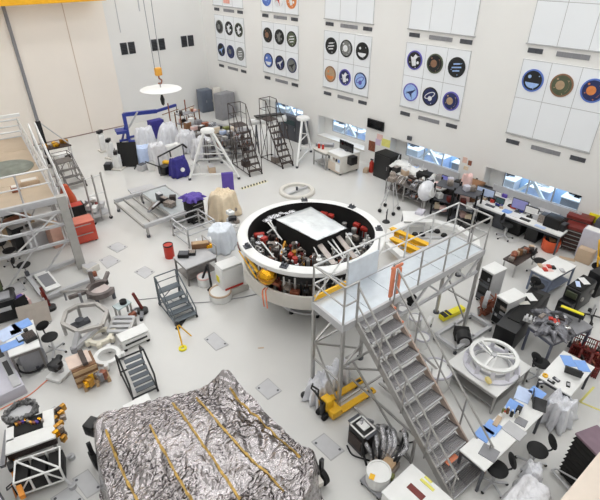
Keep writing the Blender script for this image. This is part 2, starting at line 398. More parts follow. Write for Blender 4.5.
def table(name, label, cat, pa, pb, pc, z, top=white, lm=steel, group=None, th=.04, shelf=False):
    c, a, L, W = rect(pa,pb,pc,z); t = thing(name,label,cat,c,a,group)
    G().b(0,0,z-th/2,L,W,th,bev=.006).to('tabletop', top, t)
    for sx in (-1,1):
        for sy in (-1,1):
            G().bb(sx*(L/2-.04)-.025,sy*(W/2-.04)-.025,0,sx*(L/2-.04)+.025,sy*(W/2-.04)+.025,z-th).to('leg', lm, t)
    G().b(0,W/2-.04,z-th-.05,L-.12,.03,.08).b(0,-W/2+.04,z-th-.05,L-.12,.03,.08).b(-L/2+.04,0,z-th-.05,.03,W-.12,.08).b(L/2-.04,0,z-th-.05,.03,W-.12,.08).to('apron', lm, t)
    if shelf: G().b(0,0,.2,L-.1,W-.1,.03).to('shelf', lm, t)
    return t, L, W
def box_at(name, label, cat, pa, pb, pc, zt, mat, z0=0, group=None, bev=.015, body='body'):
    c, a, L, W = rect(pa,pb,pc,zt); t = thing(name,label,cat,(c.x,c.y,z0),a,group)
    G().b(0,0,(zt-z0)/2,L,W,zt-z0,bev=bev).to(body, mat, t)
    return t, L, W
def chair(name, label, loc, rz, back=True, h=.5, group=None, sc=1):
    t = thing(name, label, 'chair', loc, rz, group)
    G().lathe([(0,h),(.17,h),(.2,h+.02),(.205,h+.05),(.17,h+.075),(0,h+.08)],24).to('seat', rubber, t)
    if back:
        g = G().sph(0,.23,h+.3,.17,18,10,1,.22,.8); g.to('backrest', rubber, t)
        G().curve([(0,.1,h),(0,.27,h+.03),(0,.3,h+.2),(0,.28,h+.3)],.02).to('back_arm', black, t)
    G().cyl(0,0,.09,h,.028,n=10).to('gas_column', chrome, t)
    g = G()
    for k in range(5): a = 2*PI*k/5+.3; g.bar((0,0,.11),(.3*math.cos(a),.3*math.sin(a),.07),.04,.03)
    b = g.to('star_base', lgrey, t)
    for k in range(5): a = 2*PI*k/5+.3; x, y = .3*math.cos(a), .3*math.sin(a); G().t((x-.02,y,.03),(x+.02,y,.03),.03,10).to('caster', rubber, b)
    return t
def rolling_ladder(name, label, loc, rz, H_, n, w, m, run, group=None, railh=.9, pd=.55):
    """steps climb along +y; platform at the far end"""
    t = thing(name, label, 'ladder', loc, rz, group)
    for k in range(n):
        z = H_*(k+1)/n; y = run*(k+.5)/n
        if k == n-1: G().bb(-w/2,run-.12,z-.03,w/2,run+pd,z).to('platform', m, t)
        else: G().bb(-w/2,y-.1,z-.03,w/2,y+.1,z).to('tread', m, t)
    for sx in (-1,1):
        x = sx*w/2
        G().bar((x,0,.05),(x,run,H_-.03),.03,.06).to('stringer', m, t)
        g = G().t((x,run,.03),(x,run,H_+railh),.018).t((x,run+pd,.03),(x,run+pd,H_+railh),.018).t((x,run,H_+railh),(x,run+pd,H_+railh),.018).t((x,run,H_+railh*.5),(x,run+pd,H_+railh*.5),.014)
        g.t((x,0,railh*.8),(x,run,H_+railh),.018).t((x,0,.05),(x,0,railh*.8),.018).t((x,0,.08),(x,run+pd,.08),.02).t((x,run,.1),(x,run+pd,H_),.014).t((x,run*.5,.08),(x,run*.5,H_*.5+railh*.85),.014)
        g.to('side_rail', m, t)
    G().t((-w/2,run+pd,H_+railh),(w/2,run+pd,H_+railh),.018).t((-w/2,run+pd,.08),(w/2,run+pd,.08),.02).t((-w/2,run+pd,H_+railh*.5),(w/2,run+pd,H_+railh*.5),.014).t((-w/2,run+pd,.1),(w/2,run+pd,H_),.014).to('back_rail', m, t)
    for x in (-w/2,w/2):
        for y in (0,run+pd): G().t((x-.02,y,.05),(x+.02,y,.05),.05,12).to('caster', rubber, t)
    return t
def rack(name, label, pa, pb, pc, zt, topm, front):
    """equipment rack whose front runs pa-pb at the top; pc the back corner on the pb side"""
    c, a, L, W = rect(pa,pb,pc,zt); t = thing(name,label,'equipment rack',c,a)
    G().b(0,0,zt/2+.04,L,W,zt-.08,bev=.01).to('cabinet', lgrey, t)
    G().b(0,0,zt+.012,L+.02,W+.02,.03,bev=.008).to('top_cover', topm, t)
    f = G().b(0,-W/2-.008,zt/2+.04,L-.06,.02,zt-.16).to('front_panel', front, t)
    rr = random.Random(int(pa[0])); z = .16
    while z < zt-.2:
        h = rr.choice((.09,.13,.18,.22)); g = G().b(0,-W/2-.02,z+h/2,L-.1,.02,h-.015)
        u = g.to('rack_unit', [black,dgrey,blackm][rr.randrange(3)], t)
        if rr.random() < .6: G().b(rr.uniform(-.3,.3)*L,-W/2-.035,z+h/2,rr.uniform(.05,.22),.02,h*.5).to('face_plate', [lgrey,hw,hwd,mgrey][rr.randrange(4)], u)
        z += h
    for sx in (-1,1):
        for sy in (-1,1): G().cyl(sx*(L/2-.06),sy*(W/2-.06),0,.08,.04,n=10).to('caster', rubber, t)
    return t, L, W
def local(t, px, py, z):
    p = P(px,py,z)-Vector(t.location); a = -t.rotation_euler.z; c, s = math.cos(a), math.sin(a); return (p.x*c-p.y*s, p.x*s+p.y*c)
def onb(name, label, cat, px, py, z, rz=0, group=None):
    p = P(px,py,z); return thing(name,label,cat,p,rz,group)
def paper(px, py, z, w, d, rz, m, label, name='paper_sheet', cat='paper', th=.006, group=None):
    p = P(px,py,z); o = G().b(0,0,th/2,w,d,th).to(name, m); o.location = p; o.rotation_euler = (0,0,rz); return tag(o,label,cat,group)
def block(px, py, z, w, d, h, rz, m, label, name='small_box', cat='box', bev=.012, group=None, lidm=None):
    p = P(px,py,z); t = thing(name,label,cat,p,rz,group)
    G().b(0,0,h/2,w,d,h,bev=bev).to('body', m, t)
    if lidm: G().b(0,0,h+.006,w*.86,d*.8,.014,bev=.004).to('lid', lidm, t)
    return t
def laptop(px, py, z, rz, label, m=dgrey, sm=screen):
    t = onb('laptop', label, 'laptop', px, py, z, rz)
    G().b(0,0,.012,.36,.25,.024,bev=.006).to('keyboard_deck', m, t)
    s = G().b(0,.16,.13,.36,.02,.24,rx=-.3,bev=.005).to('lid', m, t); G().b(0,.147,.13,.33,.006,.2,rx=-.3).to('screen', sm, s)
    return t
def monitor(px, py, z, rz, label, w=.5, h=.32, bez=dgrey, sm=screen):
    t = onb('monitor', label, 'monitor', px, py, z, rz)
    G().b(0,0,.12+h/2,w,.05,h,bev=.01).to('housing', bez, t); G().b(0,-.028,.12+h/2,w-.05,.008,h-.05).to('screen', sm, t)
    G().b(0,.02,.07,.06,.04,.14).b(0,0,.01,.24,.18,.02,bev=.005).to('stand', bez, t); return t
def drum(px, py, r, h, m, label, name='drum', cat='drum', z=0, dolly=None, lidm=None, group=None):
    p = P(px,py,z); t = thing(name,label,cat,p,0,group); z0 = .12 if dolly else 0
    G().lathe([(0,z0),(r*.97,z0),(r,z0+.03),(r,z0+h-.03),(r*.96,z0+h),(0,z0+h)],36).to('body', m, t)
    G().lathe([(r*.9,z0+h),(r*1.02,z0+h-.02),(r*1.02,z0+h+.025),(r*.9,z0+h+.025),(r*.9,z0+h)],36).to('rim', lidm or m, t)
    if dolly:
        G().b(0,0,.09,r*2.1,r*2.1,.05,bev=.01).to('dolly', dolly, t)
        for sx in (-1,1):
            for sy in (-1,1): G().cyl(sx*r*.85,sy*r*.85,0,.07,.04,n=10).to('caster', rubber, t)
    return t
def plate(qs, label):
    ps = [P(*q) for q in qs]; c = sum(ps,Vector())/4; t = thing('floor_plate', label, 'floor panel', (c.x,c.y,0))
    l = [(p.x-c.x,p.y-c.y) for p in ps]
    G().prism(l,.0,.006).to('rim', plate_rim, t)
    G().prism([(x*.92,y*.92) for x, y in l],.002,.009).to('cover', plate_cover, t)
    for x, y in l[::2]: G().cyl(x*.7,y*.7,.008,.011,.03,n=10).to('lift_ring', dgrey, t)
# ================================================================ spacecraft on its stand
from mathutils import noise
SC = Vector((8.04,8.37,0)); SZ = -0.765
sc_ = thing('spacecraft', 'large round white-rimmed spacecraft stage with open black interior on a stand', 'spacecraft', SC, SZ)
G().lathe([(1.80,2.06),(1.80,2.33),(1.83,2.35),(2.06,2.33),(2.09,2.31),(2.09,2.2),(2.0,2.12),(1.80,2.06)], 96).to('ring_flange', white, sc_)
G().lathe([(1.795,2.345),(1.78,2.0),(1.74,1.72),(0,1.72)], 72).to('interior_tub', blackm, sc_)
g = G()
g.lathe([(1.76,1.70),(1.62,1.6),(1.55,1.3),(1.5,1.08)], 72)
g.to('core_body', M('core_beige', S(150,138,126), .5, .2, var=.3, scale=9), sc_)
bnd = G().lathe([(1.84,1.10),(1.98,1.06),(2.0,1.1),(1.98,1.48),(1.95,1.5),(1.9,1.46),(1.84,1.42)], 96, a0=math.radians(178), a1=math.radians(392)).to('aeroshell_band', offwhite, sc_)
G().lathe([(1.5,1.12),(1.9,1.10)], 72).to('lower_deck', M('deck_tan', S(156,140,122), .5, var=.25, scale=10), sc_)
r1 = random.Random(11)
strm = [white, dred, black, white, steel, brownd]
for k in range(44):
    a = math.radians(170+k*5.1); rr = 1.72
    x, y = rr*math.cos(a), rr*math.sin(a)
    G().b(x,y,1.62,.05+.05*r1.random(),.05,.72,rz=a).to('strut', strm[r1.randrange(6)], sc_)
for k in range(26):
    a = math.radians(175+k*8.2+r1.uniform(-2,2)); x, y = 1.8*math.cos(a), 1.8*math.sin(a)
    G().b(x,y,1.5+r1.uniform(-.1,.22),.16,.1+.2*r1.random(),.08+.14*r1.random(),rz=a,bev=.01).to('equipment_box', [hw,hwd,white,rustb,offwhite,black][r1.randrange(6)], sc_)
def tank(x, y, z, r, nm):
    t = G().sph(x,y,z,r,28,18).to('gold_tank', gold, sc_, label=nm)
    G().cyl(x,y,z+r*.9,z+r*1.15,.07,n=12).to('valve', steel, t); G().lathe([(r*1.0,z-.03),(r*1.05,z-.03),(r*1.05,z+.03),(r*1.0,z+.03)],28,x,y).to('band', goldb, t)
_t = P(267,276,1.95)-SC; _c, _s = math.cos(-SZ), math.sin(-SZ); tank(_t.x*_c-_t.y*_s,_t.x*_s+_t.y*_c,1.95,.24,'gold spherical tank'); tank(1.42,-1.22,1.76,.22,'gold spherical tank')
g = G().t((-1.95,-.55,2.1),(-1.38,-1.48,1.9),.045,10).t((-2.0,-.62,2.02),(-1.42,-1.6,1.8),.02,8); g.to('yellow_pipe', yellow, sc_, label='yellow pipe')
G().b(-1.97,-.5,2.1,.12,.22,.2,rz=.4,bev=.02).to('end_fitting', dred, sc_)
G().curve([(-1.2,-1.62,1.5),(-1.25,-1.78,1.52),(-1.22,-2.02,1.45),(-1.2,-2.02,1.2)],.02).curve([(-1.14,-1.62,1.5),(-1.17,-1.8,1.53),(-1.13,-2.04,1.4),(-1.12,-2.03,1.15)],.02).to('cable_loop', orangep, sc_)
# central box with the bright lid : corners given in the stage's own frame
def sl(px, py, z):
    p = P(px,py,z)-SC; c, s = math.cos(-SZ), math.sin(-SZ); return (p.x*c-p.y*s, p.x*s+p.y*c)
zb = 2.52
q4 = [sl(276,219,zb), sl(311,207,zb), sl(346,228,zb), sl(317,240,zb)]
bx_ = G().prism([(x*1.0,y) for x, y in q4], 1.75, zb-.05).to('avionics_box', blackm, sc_)
lid = M('bright_sheet', S(222,226,228), .22, .45, var=.12, scale=3, bump=.25, bscale=5)
cx = sum(p[0] for p in q4)/4; cy = sum(p[1] for p in q4)/4
g = G(); n = 12; vs = {}
for i in range(n+1):
    for j in range(n+1):
        u, v = i/n, j/n
        x = (1-u)*(1-v)*q4[0][0]+u*(1-v)*q4[1][0]+u*v*q4[2][0]+(1-u)*v*q4[3][0]; y = (1-u)*(1-v)*q4[0][1]+u*(1-v)*q4[1][1]+u*v*q4[2][1]+(1-u)*v*q4[3][1]
        x = cx+(x-cx)*1.02; y = cy+(y-cy)*1.02
        vs[i,j] = g.bm.verts.new((x,y,zb+.03*math.sin(u*PI)*math.sin(v*PI)+.018*noise.noise(Vector((x*5,y*5,1)))))
for i in range(n):
    for j in range(n): g.bm.faces.new((vs[i,j],vs[i+1,j],vs[i+1,j+1],vs[i,j+1])).smooth = True
lo_ = g.to('lid_sheet', lid, sc_, label='bright silvery lid sheet'); sm = lo_.modifiers.new('thickness', 'SOLIDIFY'); sm.thickness = .02; sm.offset = -1
def inbox(x, y, pad=.08):
    s = None
    for i in range(4):
        a, b = q4[i], q4[(i+1)%4]; c = (b[0]-a[0])*(y-a[1])-(b[1]-a[1])*(x-a[0])
        if s is None: s = c > 0
        elif (c > 0) != s: return False
    return True
# red thruster covers
for k, (px, py, l, rz) in enumerate(((259,232,.42,.3),(264,236,.28,.9),(324,211,.34,-.4),(331,213,.26,-.5),(357,222,.3,-.7),(365,226,.34,-.6),(291,252,.26,1.2),(295,256,.2,.2))):
    x, y = sl(px,py,2.12); g = G().b(x,y,2.02,l*.75,.15,.13,rz=rz,bev=.035); g.cyl(x,y,1.75,2.0,.05,n=8)
    t = g.to('thruster_cover', M('cover_red',S(172,48,38),.45) if k == 0 else bpy.data.materials['cover_red'], sc_, label='red thruster cover')
# grey radiator ladders and white struts over the near side
for (a, b, w) in (((317,243),(335,262),.16),((337,237),(356,256),.14)):
    p, q = sl(*a,2.3), sl(*b,2.3); G().bar((*p,2.36),(*q,2.2),w,.03).to('radiator_plate', M('radiator_grey', S(176,166,160), .4, .3, var=.1, scale=20), sc_)
for (a, b) in (((308,236),(322,262)),((326,241),(345,258)),((345,234),(360,252)),((268,224),(282,238)),((262,244),(276,258)),((270,222),(279,236)),((318,240),(326,232)),((330,238),(350,262))):
    p, q = sl(*a,2.3), sl(*b,2.15); G().t((*p,2.36),(*q,2.08),.022,8).to('white_strut', white, sc_, label='thin white strut')
# mechanisms inside the tub
mm = [hw,silver,white,hwd,rustb,chrome,goldb,hw,silver,steel,offwhite]
cnt = 0
while cnt < 95:
    a = r1.uniform(0,2*PI); rr = 1.62*math.sqrt(r1.uniform(.12,1)); x, y = rr*math.cos(a), rr*math.sin(a)
    if inbox(x,y): continue
    if a < PI*.95 and a > .1 and r1.random() < .72: continue
    m = mm[r1.randrange(len(mm))]; z = 1.74; h = r1.uniform(.12,.42)
    if y > .3: h *= .6; m = [hwd,white,hw,brownd,steel][r1.randrange(5)]
    k = r1.randrange(4); g = G()
    if k == 0: g.b(x,y,z+h/2,r1.uniform(.08,.26),r1.uniform(.06,.2),h,rz=r1.uniform(0,3),bev=.012); nm = 'electronics_box'
    elif k == 1: g.cyl(x,y,z,z+h,r1.uniform(.03,.09),r1.uniform(.02,.09),12); g.cyl(x,y,z+h,z+h+.03,.08,n=12); nm = 'valve_body'
    elif k == 2: b2 = a+r1.uniform(-.5,.5); g.bar((x,y,z+h),(x+.35*math.cos(b2+1.5),y+.35*math.sin(b2+1.5),z+.06),.045,.03).bar((x,y,z),(x,y,z+h),.05,.05); nm = 'bracket'
    else: g.curve([(x,y,z),(x+r1.uniform(-.1,.1),y+.1,z+h),(x+r1.uniform(-.3,.3),y+r1.uniform(-.2,.2),z+h*.8),(x+r1.uniform(-.3,.3),y+r1.uniform(-.25,.25),z)],.018,6,5); nm = 'hose'
    g.to(nm, m, sc_); cnt += 1
for k in range(78):
    px, py = r1.uniform(256,368), r1.uniform(238,266); x, y = sl(px,py,2.05)
    if math.hypot(x,y) > 1.66 or inbox(x,y): continue
    m = [white,silver,chrome,white,hw,dred,black,offwhite,steel,rustb][k % 10]; g = G(); z = 1.8+.4*r1.random()
    if k % 4 == 0: g.t((x,y,z),(x+r1.uniform(-.25,.25),y+r1.uniform(-.25,.25),z+r1.uniform(-.1,.15)),.016,6).t((x,y,1.72),(x,y,z),.02,6); nm = 'pipe'
    elif k % 4 == 1: g.sph(x,y,z,.035+.03*r1.random(),9,6).t((x,y,1.72),(x,y,z),.02,6); nm = 'knob_fitting'
    else: g.b(x,y,z,.05+.12*r1.random(),.04+.06*r1.random(),.03+.08*r1.random(),rz=r1.uniform(0,3),rx=r1.uniform(-.4,.4),bev=.006).t((x,y,1.72),(x,y,z),.02,6); nm = 'module'
    g.to(nm, m, sc_)
for px, py in ((305,203),(352,207),(285,265),(381,229),(246,247)):
    x, y = sl(px,py,2.35); a = math.atan2(y,x); x, y = 1.94*math.cos(a), 1.94*math.sin(a)
    G().b(x,y,2.355,.2,.2,.03,rz=a,bev=.008).b(x-.05*math.sin(a),y+.05*math.cos(a),2.4,.1,.03,.08,rz=a).b(x+.05*math.sin(a),y-.05*math.cos(a),2.4,.1,.03,.08,rz=a).to('lift_bracket', dgrey, sc_)
for px, py, r in ((355,217,.07),(276,212,.1),(270,215,.08),(283,210,.08)):
    x, y = sl(px,py,2.1); G().cyl(x,y,1.75,2.15,.03,n=8).sph(x,y,2.2,r,12,8).to('white_cap', white, sc_, label='white round cap')
g = G()
for k in range(6):
    a = math.radians(112+k*7); x, y = 1.6*math.cos(a), 1.6*math.sin(a)
    g.sph(x,y,2.14+.06*r1.random(),.07+.05*r1.random(),10,7,1.5,1,.6)
g.to('bagged_bundle', silver, sc_, label='silvery bagged bundle at the far rim')
# stand underneath
st = thing('support_stand', 'grey steel stand with casters under the round spacecraft stage', 'stand', SC, SZ)
G().lathe([(1.35,.96),(1.75,.96),(1.75,1.05),(1.35,1.05),(1.35,.96)],64).to('top_ring', lgrey, st)
G().lathe([(.9,.14),(1.1,.14),(1.1,.22),(.9,.22),(.9,.14)],64).to('base_ring', lgrey, st)
for k in range(8):
    a = 2*PI*k/8+.2; x, y = 1.48*math.cos(a), 1.48*math.sin(a)
    xb, yb = x*.68, y*.68; l = G().bar((xb,yb,.16),(x,y,.98),.1,.1).to('leg', lgrey, st)
    G().cyl(xb,yb,0,.14,.07,n=12).to('caster', rubber, l)
    b2 = a+2*PI/8; G().bar((xb,yb,.22),(1.48*math.cos(b2),1.48*math.sin(b2),.96),.05,.05).to('brace', steel, st)
# ================================================================ access platform with stairs
ZD = 2.65
a_, b_ = P(343,326,ZD), P(484,250,ZD)
PT = ang(a_,b_); PLn = (b_-a_).length; WD = .96
pf = thing('access_platform', 'long raised metal walkway with handrails, beside the round spacecraft stage', 'platform', (a_.x,a_.y,0), PT)
def pl_(px, py, z):
    p = P(px,py,z)-Vector((a_.x,a_.y,0)); c, s = math.cos(-PT), math.sin(-PT); return (p.x*c-p.y*s, p.x*s+p.y*c)
g = G()
npn = 6
for k in range(npn):
    x0 = PLn*k/npn; g.bb(x0+.006,.02,ZD-.03,x0+PLn/npn-.006,WD-.02,ZD)
g.to('deck_panel', alum_p, pf)
g = G().bb(0,-.03,ZD-.16,PLn,.03,ZD+.02).bb(0,WD-.03,ZD-.16,PLn,WD+.03,ZD+.02).bb(-.03,-.03,ZD-.16,.03,WD+.03,ZD+.02).bb(PLn-.03,-.03,ZD-.16,PLn+.03,WD+.03,ZD+.02)
for k in range(1,6): g.bb(PLn*k/6-.03,0,ZD-.14,PLn*k/6+.03,WD,ZD-.04)
g.to('deck_frame', lgrey, pf)
RH = .95
def rail(pts, posts, name='guardrail', mid=True, r=.022, m=None):
    g = G()
    for a, b in zip(pts, pts[1:]):
        g.t((*a,ZD+RH),(*b,ZD+RH),r)
        if mid: g.t((*a,ZD+RH*.52),(*b,ZD+RH*.52),r*.85)
    for x, y in posts: g.t((x,y,ZD-.1),(x,y,ZD+RH),r)
    return g.to(name, m or steel, pf)
x1, x2 = .36, 1.35          # stair opening
rail([(0,0),(x1,0)], [(0,0),(x1,0)])
rail([(x2,0),(PLn,0)], [(x2,0),(x2+.9,0),(x2+1.8,0),(x2+2.7,0),(PLn,0)])
rail([(0,0),(0,WD)], [(0,WD)])
rail([(0,WD),(PLn,WD)], [(.95,WD),(1.9,WD),(2.85,WD),(3.8,WD),(PLn,WD)], m=alu)
rail([(PLn,0),(PLn,WD)], [(PLn,WD/2)])
G().t((0,WD,ZD+RH),(.95,WD,ZD+.06),.018).t((0,WD,ZD+.06),(.95,WD,ZD+RH),.018).to('cross_brace', alu, pf)
G().bb(.98,WD-.02,ZD,1.9,WD+.0,ZD+.62).to('guard_sheet', M('guard_sheet_white', S(214,222,230), .35, var=.05), pf, label='pale sheet hung on the far rail')
G().bb(.02,WD-.01,ZD+.02,.95,WD+.035,ZD+.14).to('toe_board', yellow, pf, label='yellow toe board')
G().b(x2+.0,.0,ZD+.5,.12,.06,.8,bev=.03).b(x2+.2,.0,ZD+.45,.1,.06,.7,bev=.03).b(x2+.1,.0,ZD+.86,.34,.05,.07,bev=.02).to('rail_padding', orangep, pf, label='peach foam padding on the rail')
# legs and braces
def leg(x, y, zb=0, w=.07):
    l = G().bar((x,y,.04),(x,y,ZD-.14),w,w).to('leg', steel, pf); G().cyl(x,y,0,.05,.09,n=14).to('foot', dgrey, l); return l
LX = [0.02, 1.62, PLn-.06]
for x in LX:
    for y in (0.0, WD): leg(x,y)
for x in LX:
    G().bar((x,0,.3),(x,WD,1.6),.035,.035).bar((x,0,1.0),(x,WD,1.0),.04,.04).to('brace', steel, pf)
for y in (0.0, WD):
    G().bar((LX[0],y,1.45),(LX[1],y,ZD-.16),.04,.04).bar((LX[0],y,1.45),(LX[1],y,.35),.04,.04).bar((LX[0],y,1.45),(LX[1],y,1.45),.04,.04).bar((LX[0],y,.32),(LX[1],y,.32),.04,.04).to('brace', steel, pf)
    g = G().bar((LX[1],y,ZD-.62),(LX[2],y,ZD-.62),.06,.06)
    n = 6; w = (LX[2]-LX[1])/n
    for k in range(n): g.bar((LX[1]+k*w,y,ZD-.6 if k % 2 else ZD-.15),(LX[1]+(k+1)*w,y,ZD-.15 if k % 2 else ZD-.6),.045,.045)
    g.to('truss', lgrey, pf)
# stairs
Zs = ZD; run = 2.95
sx0, sx1 = x1, x2
for x in (sx0, sx1):
    G().bar((x,-.02,Zs-.1),(x,-run,.06),.04,.16).to('stringer', steel if x == sx0 else M('stringer_peach', S(196,176,164), .45, .3), pf)
tread = M('grating_tread', S(150,148,150), .42, .4, var=.12, scale=30)
NS = 12
for k in range(NS):
    f = (k+.5)/NS; y = -run*f; z = Zs*(1-f)
    g = G()
    for q in range(8): g.bb(sx0+.03,y-.105+q*.036,z-.03,sx1-.03,y-.105+q*.036+.024,z)
    g.bb(sx0+.03,y-.11,z-.04,sx0+.05,y+.17,z).bb(sx1-.05,y-.11,z-.04,sx1-.03,y+.17,z).bb((sx0+sx1)/2-.01,y-.11,z-.04,(sx0+sx1)/2+.01,y+.17,z)
    tr = g.to('tread', tread, pf); G().bb(sx0+.03,y-.125,z-.045,sx1-.03,y-.105,z+.004).to('nosing', lgrey, tr)
G().bb(sx0+.3,-run*.83-.1,Zs*.17+.004,sx0+.62,-run*.83+.08,Zs*.17+.012).to('warning_sticker', orangep, pf, label='peach sticker on a tread')
for x, m in ((sx0-.04, steel),(sx1+.06, steel)):
    g = G(); off = .85
    g.t((x,-.05,Zs+off),(x,-run,off),.022).t((x,-.05,Zs+off*.5),(x,-run,off*.5),.018)
    for k in range(5): f = .02+.24*k; g.t((x,-run*f,Zs*(1-f)-.1),(x,-run*f,Zs*(1-f)+off),.02)
    g.to('stair_handrail', m, pf)
# peach padding edge along the right stringer
g = G()
for k in range(NS): f = (k+.5)/NS; g.b(sx1+.02,-run*f,Zs*(1-f)+.0,.04,.12,.05,bev=.015)
g.to('stringer_padding', orangep, pf, label='peach scalloped padding')
# outrigger frame of the stairs
G().bar((sx0,-1.9,.05),(sx0,-1.9,Zs*.3),.05,.05).bar((sx1,-1.9,.05),(sx1,-1.9,Zs*.3),.05,.05).bar((sx0,-1.9,.1),(sx0,.0,.1),.05,.05).bar((sx1,-1.9,.1),(sx1,0,.1),.05,.05).bar((sx0,-1.9,.9),(sx0,0,.9),.04,.04).bar((sx0,-1.9,.1),(sx0,0,1.45),.04,.04).bar((sx1,-1.9,.1),(sx1,0,1.45),.04,.04).to('stair_frame', steel, pf)
g = G().bar((sx1,-.6,.04),(sx1+1.5,-.9,.04),.05,.05).bar((sx1+1.5,-.9,.04),(sx1+.05,-.3,1.9),.05,.05).bar((sx1+.05,-1.4,.6),(sx1+.95,-.75,.6),.035,.035).to('outrigger', steel, pf)
# ================================================================ foil-covered object
poly = [P(*p,z) for *p, z in ((92,432,.75),(100,418,.9),(148,394,1.15),(190,382,1.25),(228,371,1.35),(252,388,1.25),(285,424,1.1),(305,452,.95),(320,470,.5),(318,500,.6),(290,545,1),(230,590,1),(150,570,1),(110,520,.9),(96,470,.8))]
FC = P(205,462,1.1); FC = Vector((FC.x,FC.y,0)); poly2 = [Vector((p.x-FC.x,p.y-FC.y)) for p in poly]
def rad(a):
    d = Vector((math.cos(a),math.sin(a))); best = 1.5
    n = len(poly2)
    for i in range(n):
        p, q = poly2[i], poly2[(i+1)%n]; e = q-p; den = d.x*e.y-d.y*e.x
        if abs(den) < 1e-9: continue
        t = (p.x*e.y-p.y*e.x)/den; u = (p.x*d.y-p.y*d.x)/den
        if t > 0 and -1e-6 <= u <= 1+1e-6: best = t
    return best
NA, NR = 340, 140
RT = [rad(2*PI*i/NA) for i in range(NA)]
RT = [sum(RT[(i+k)%NA] for k in range(-2,3))/5 for i in range(NA)]
def rof(a): 
    f = (a % (2*PI))/(2*PI)*NA; i = int(f) % NA; u = f-int(f); return RT[i]*(1-u)+RT[(i+1)%NA]*u
apx = poly2[4]
def fh(x, y):
    r = math.hypot(x,y); a = math.atan2(y,x); s = r/rof(a)
    h = 1.3-.22*s*s
    d = math.hypot(x-apx.x,y-apx.y); h += .4*math.exp(-d*d/.14)
    h += .05*math.sin(4*(x*.8+y*.6))*s
    if s > .95: t = min(1,(s-.95)/.08); h = h*(1-t**1.3)+.12*t**1.3
    v = Vector((x,y,0)); v2 = Vector((x*.83-y*.55, (x*.55+y*.83)*.55, 0))
    msk = min(1,max(.12,.55+1.5*noise.noise(Vector((x*.9+3,y*.9,7)))))
    w = abs(noise.noise(v2*2.4))*.15 + abs(noise.noise(v2*5.5+Vector((9,0,0))))*.08 + msk*(abs(noise.noise(v2*9))*.07 + abs(noise.noise(v*13))*.035)
    return h + w*(.6+.5*s if s < .95 else .6) - .05
g = G(); rings = []
for j in range(NR+1):
    s = (j/NR)*1.03; ring = []
    for i in range(NA):
        a = 2*PI*i/NA; r = rof(a)*s*(1+.03*math.sin(a*23+2)*max(0,s-.85)*6)
        x, y = r*math.cos(a), r*math.sin(a); ring.append(g.bm.verts.new((x,y,max(.03,fh(x,y)))))
        if j == 0: break
    rings.append(ring)
for i in range(NA): g.bm.faces.new((rings[0][0],rings[1][i],rings[1][(i+1)%NA]))
for A, B in zip(rings[1:], rings[2:]):
    for i in range(NA): g.bm.faces.new((A[i],B[i],B[(i+1)%NA],A[(i+1)%NA]))
foil_m = M('silver_foil', S(172,167,168), .1, 1.0, var=.16, scale=1.6)
_nt = foil_m.node_tree; _tc = _nt.nodes.new('ShaderNodeTexCoord'); _n1 = _nt.nodes.new('ShaderNodeTexNoise'); _n1.inputs['Scale'].default_value = 7; _n1.inputs['Detail'].default_value = 1; _n1.inputs['Distortion'].default_value = 1.2
_v1 = _nt.nodes.new('ShaderNodeTexVoronoi'); _v1.inputs['Scale'].default_value = 8; _ad = _nt.nodes.new('ShaderNodeMath'); _ad.operation = 'ADD'; _bp = _nt.nodes.new('ShaderNodeBump'); _bp.inputs['Strength'].default_value = .8; _bp.inputs['Distance'].default_value = .09
_mp = _nt.nodes.new('ShaderNodeMapping'); _mp.inputs['Scale'].default_value = (1,1.9,1); _mp.inputs['Rotation'].default_value = (0,0,.6)
_nt.links.new(_tc.outputs['Object'],_mp.inputs['Vector']); _nt.links.new(_mp.outputs['Vector'],_n1.inputs['Vector']); _nt.links.new(_mp.outputs['Vector'],_v1.inputs['Vector'])
_n2 = _nt.nodes.new('ShaderNodeTexNoise'); _n2.inputs['Scale'].default_value = 1.1; _mr = _nt.nodes.new('ShaderNodeMapRange'); _mr.inputs['From Min'].default_value = .38; _mr.inputs['From Max'].default_value = .58; _mr.inputs['To Min'].default_value = .2; _mu = _nt.nodes.new('ShaderNodeMath'); _mu.operation = 'MULTIPLY'
_nt.links.new(_tc.outputs['Object'],_n2.inputs['Vector']); _nt.links.new(_n2.outputs['Fac'],_mr.inputs['Value']); _nt.links.new(_mr.outputs['Result'],_mu.inputs[1]); _nt.links.new(_ad.outputs[0],_mu.inputs[0])
_nt.links.new(_n1.outputs['Fac'],_ad.inputs[0]); _nt.links.new(_v1.outputs['Distance'],_ad.inputs[1]); _nt.links.new(_mu.outputs[0],_bp.inputs['Height']); _nt.links.new(_bp.outputs['Normal'],_nt.nodes['Principled BSDF'].inputs['Normal'])
ft = thing('foil_covered_assembly', 'big hexagonal assembly draped in crumpled silver foil with yellow tape seams', 'covered assembly', FC)
for f in g.bm.faces: f.smooth = True
g.to('foil_cover', foil_m, ft)
def fw(px, py):
    z = 1.2
    for _ in range(12):
        p = P(px,py,z); z = z*.5+.5*max(.05,fh(p.x-FC.x,p.y-FC.y))
    return Vector((p.x-FC.x,p.y-FC.y))
tape = M('yellow_tape', S(178,146,78), .3, .5, var=.35, scale=14)
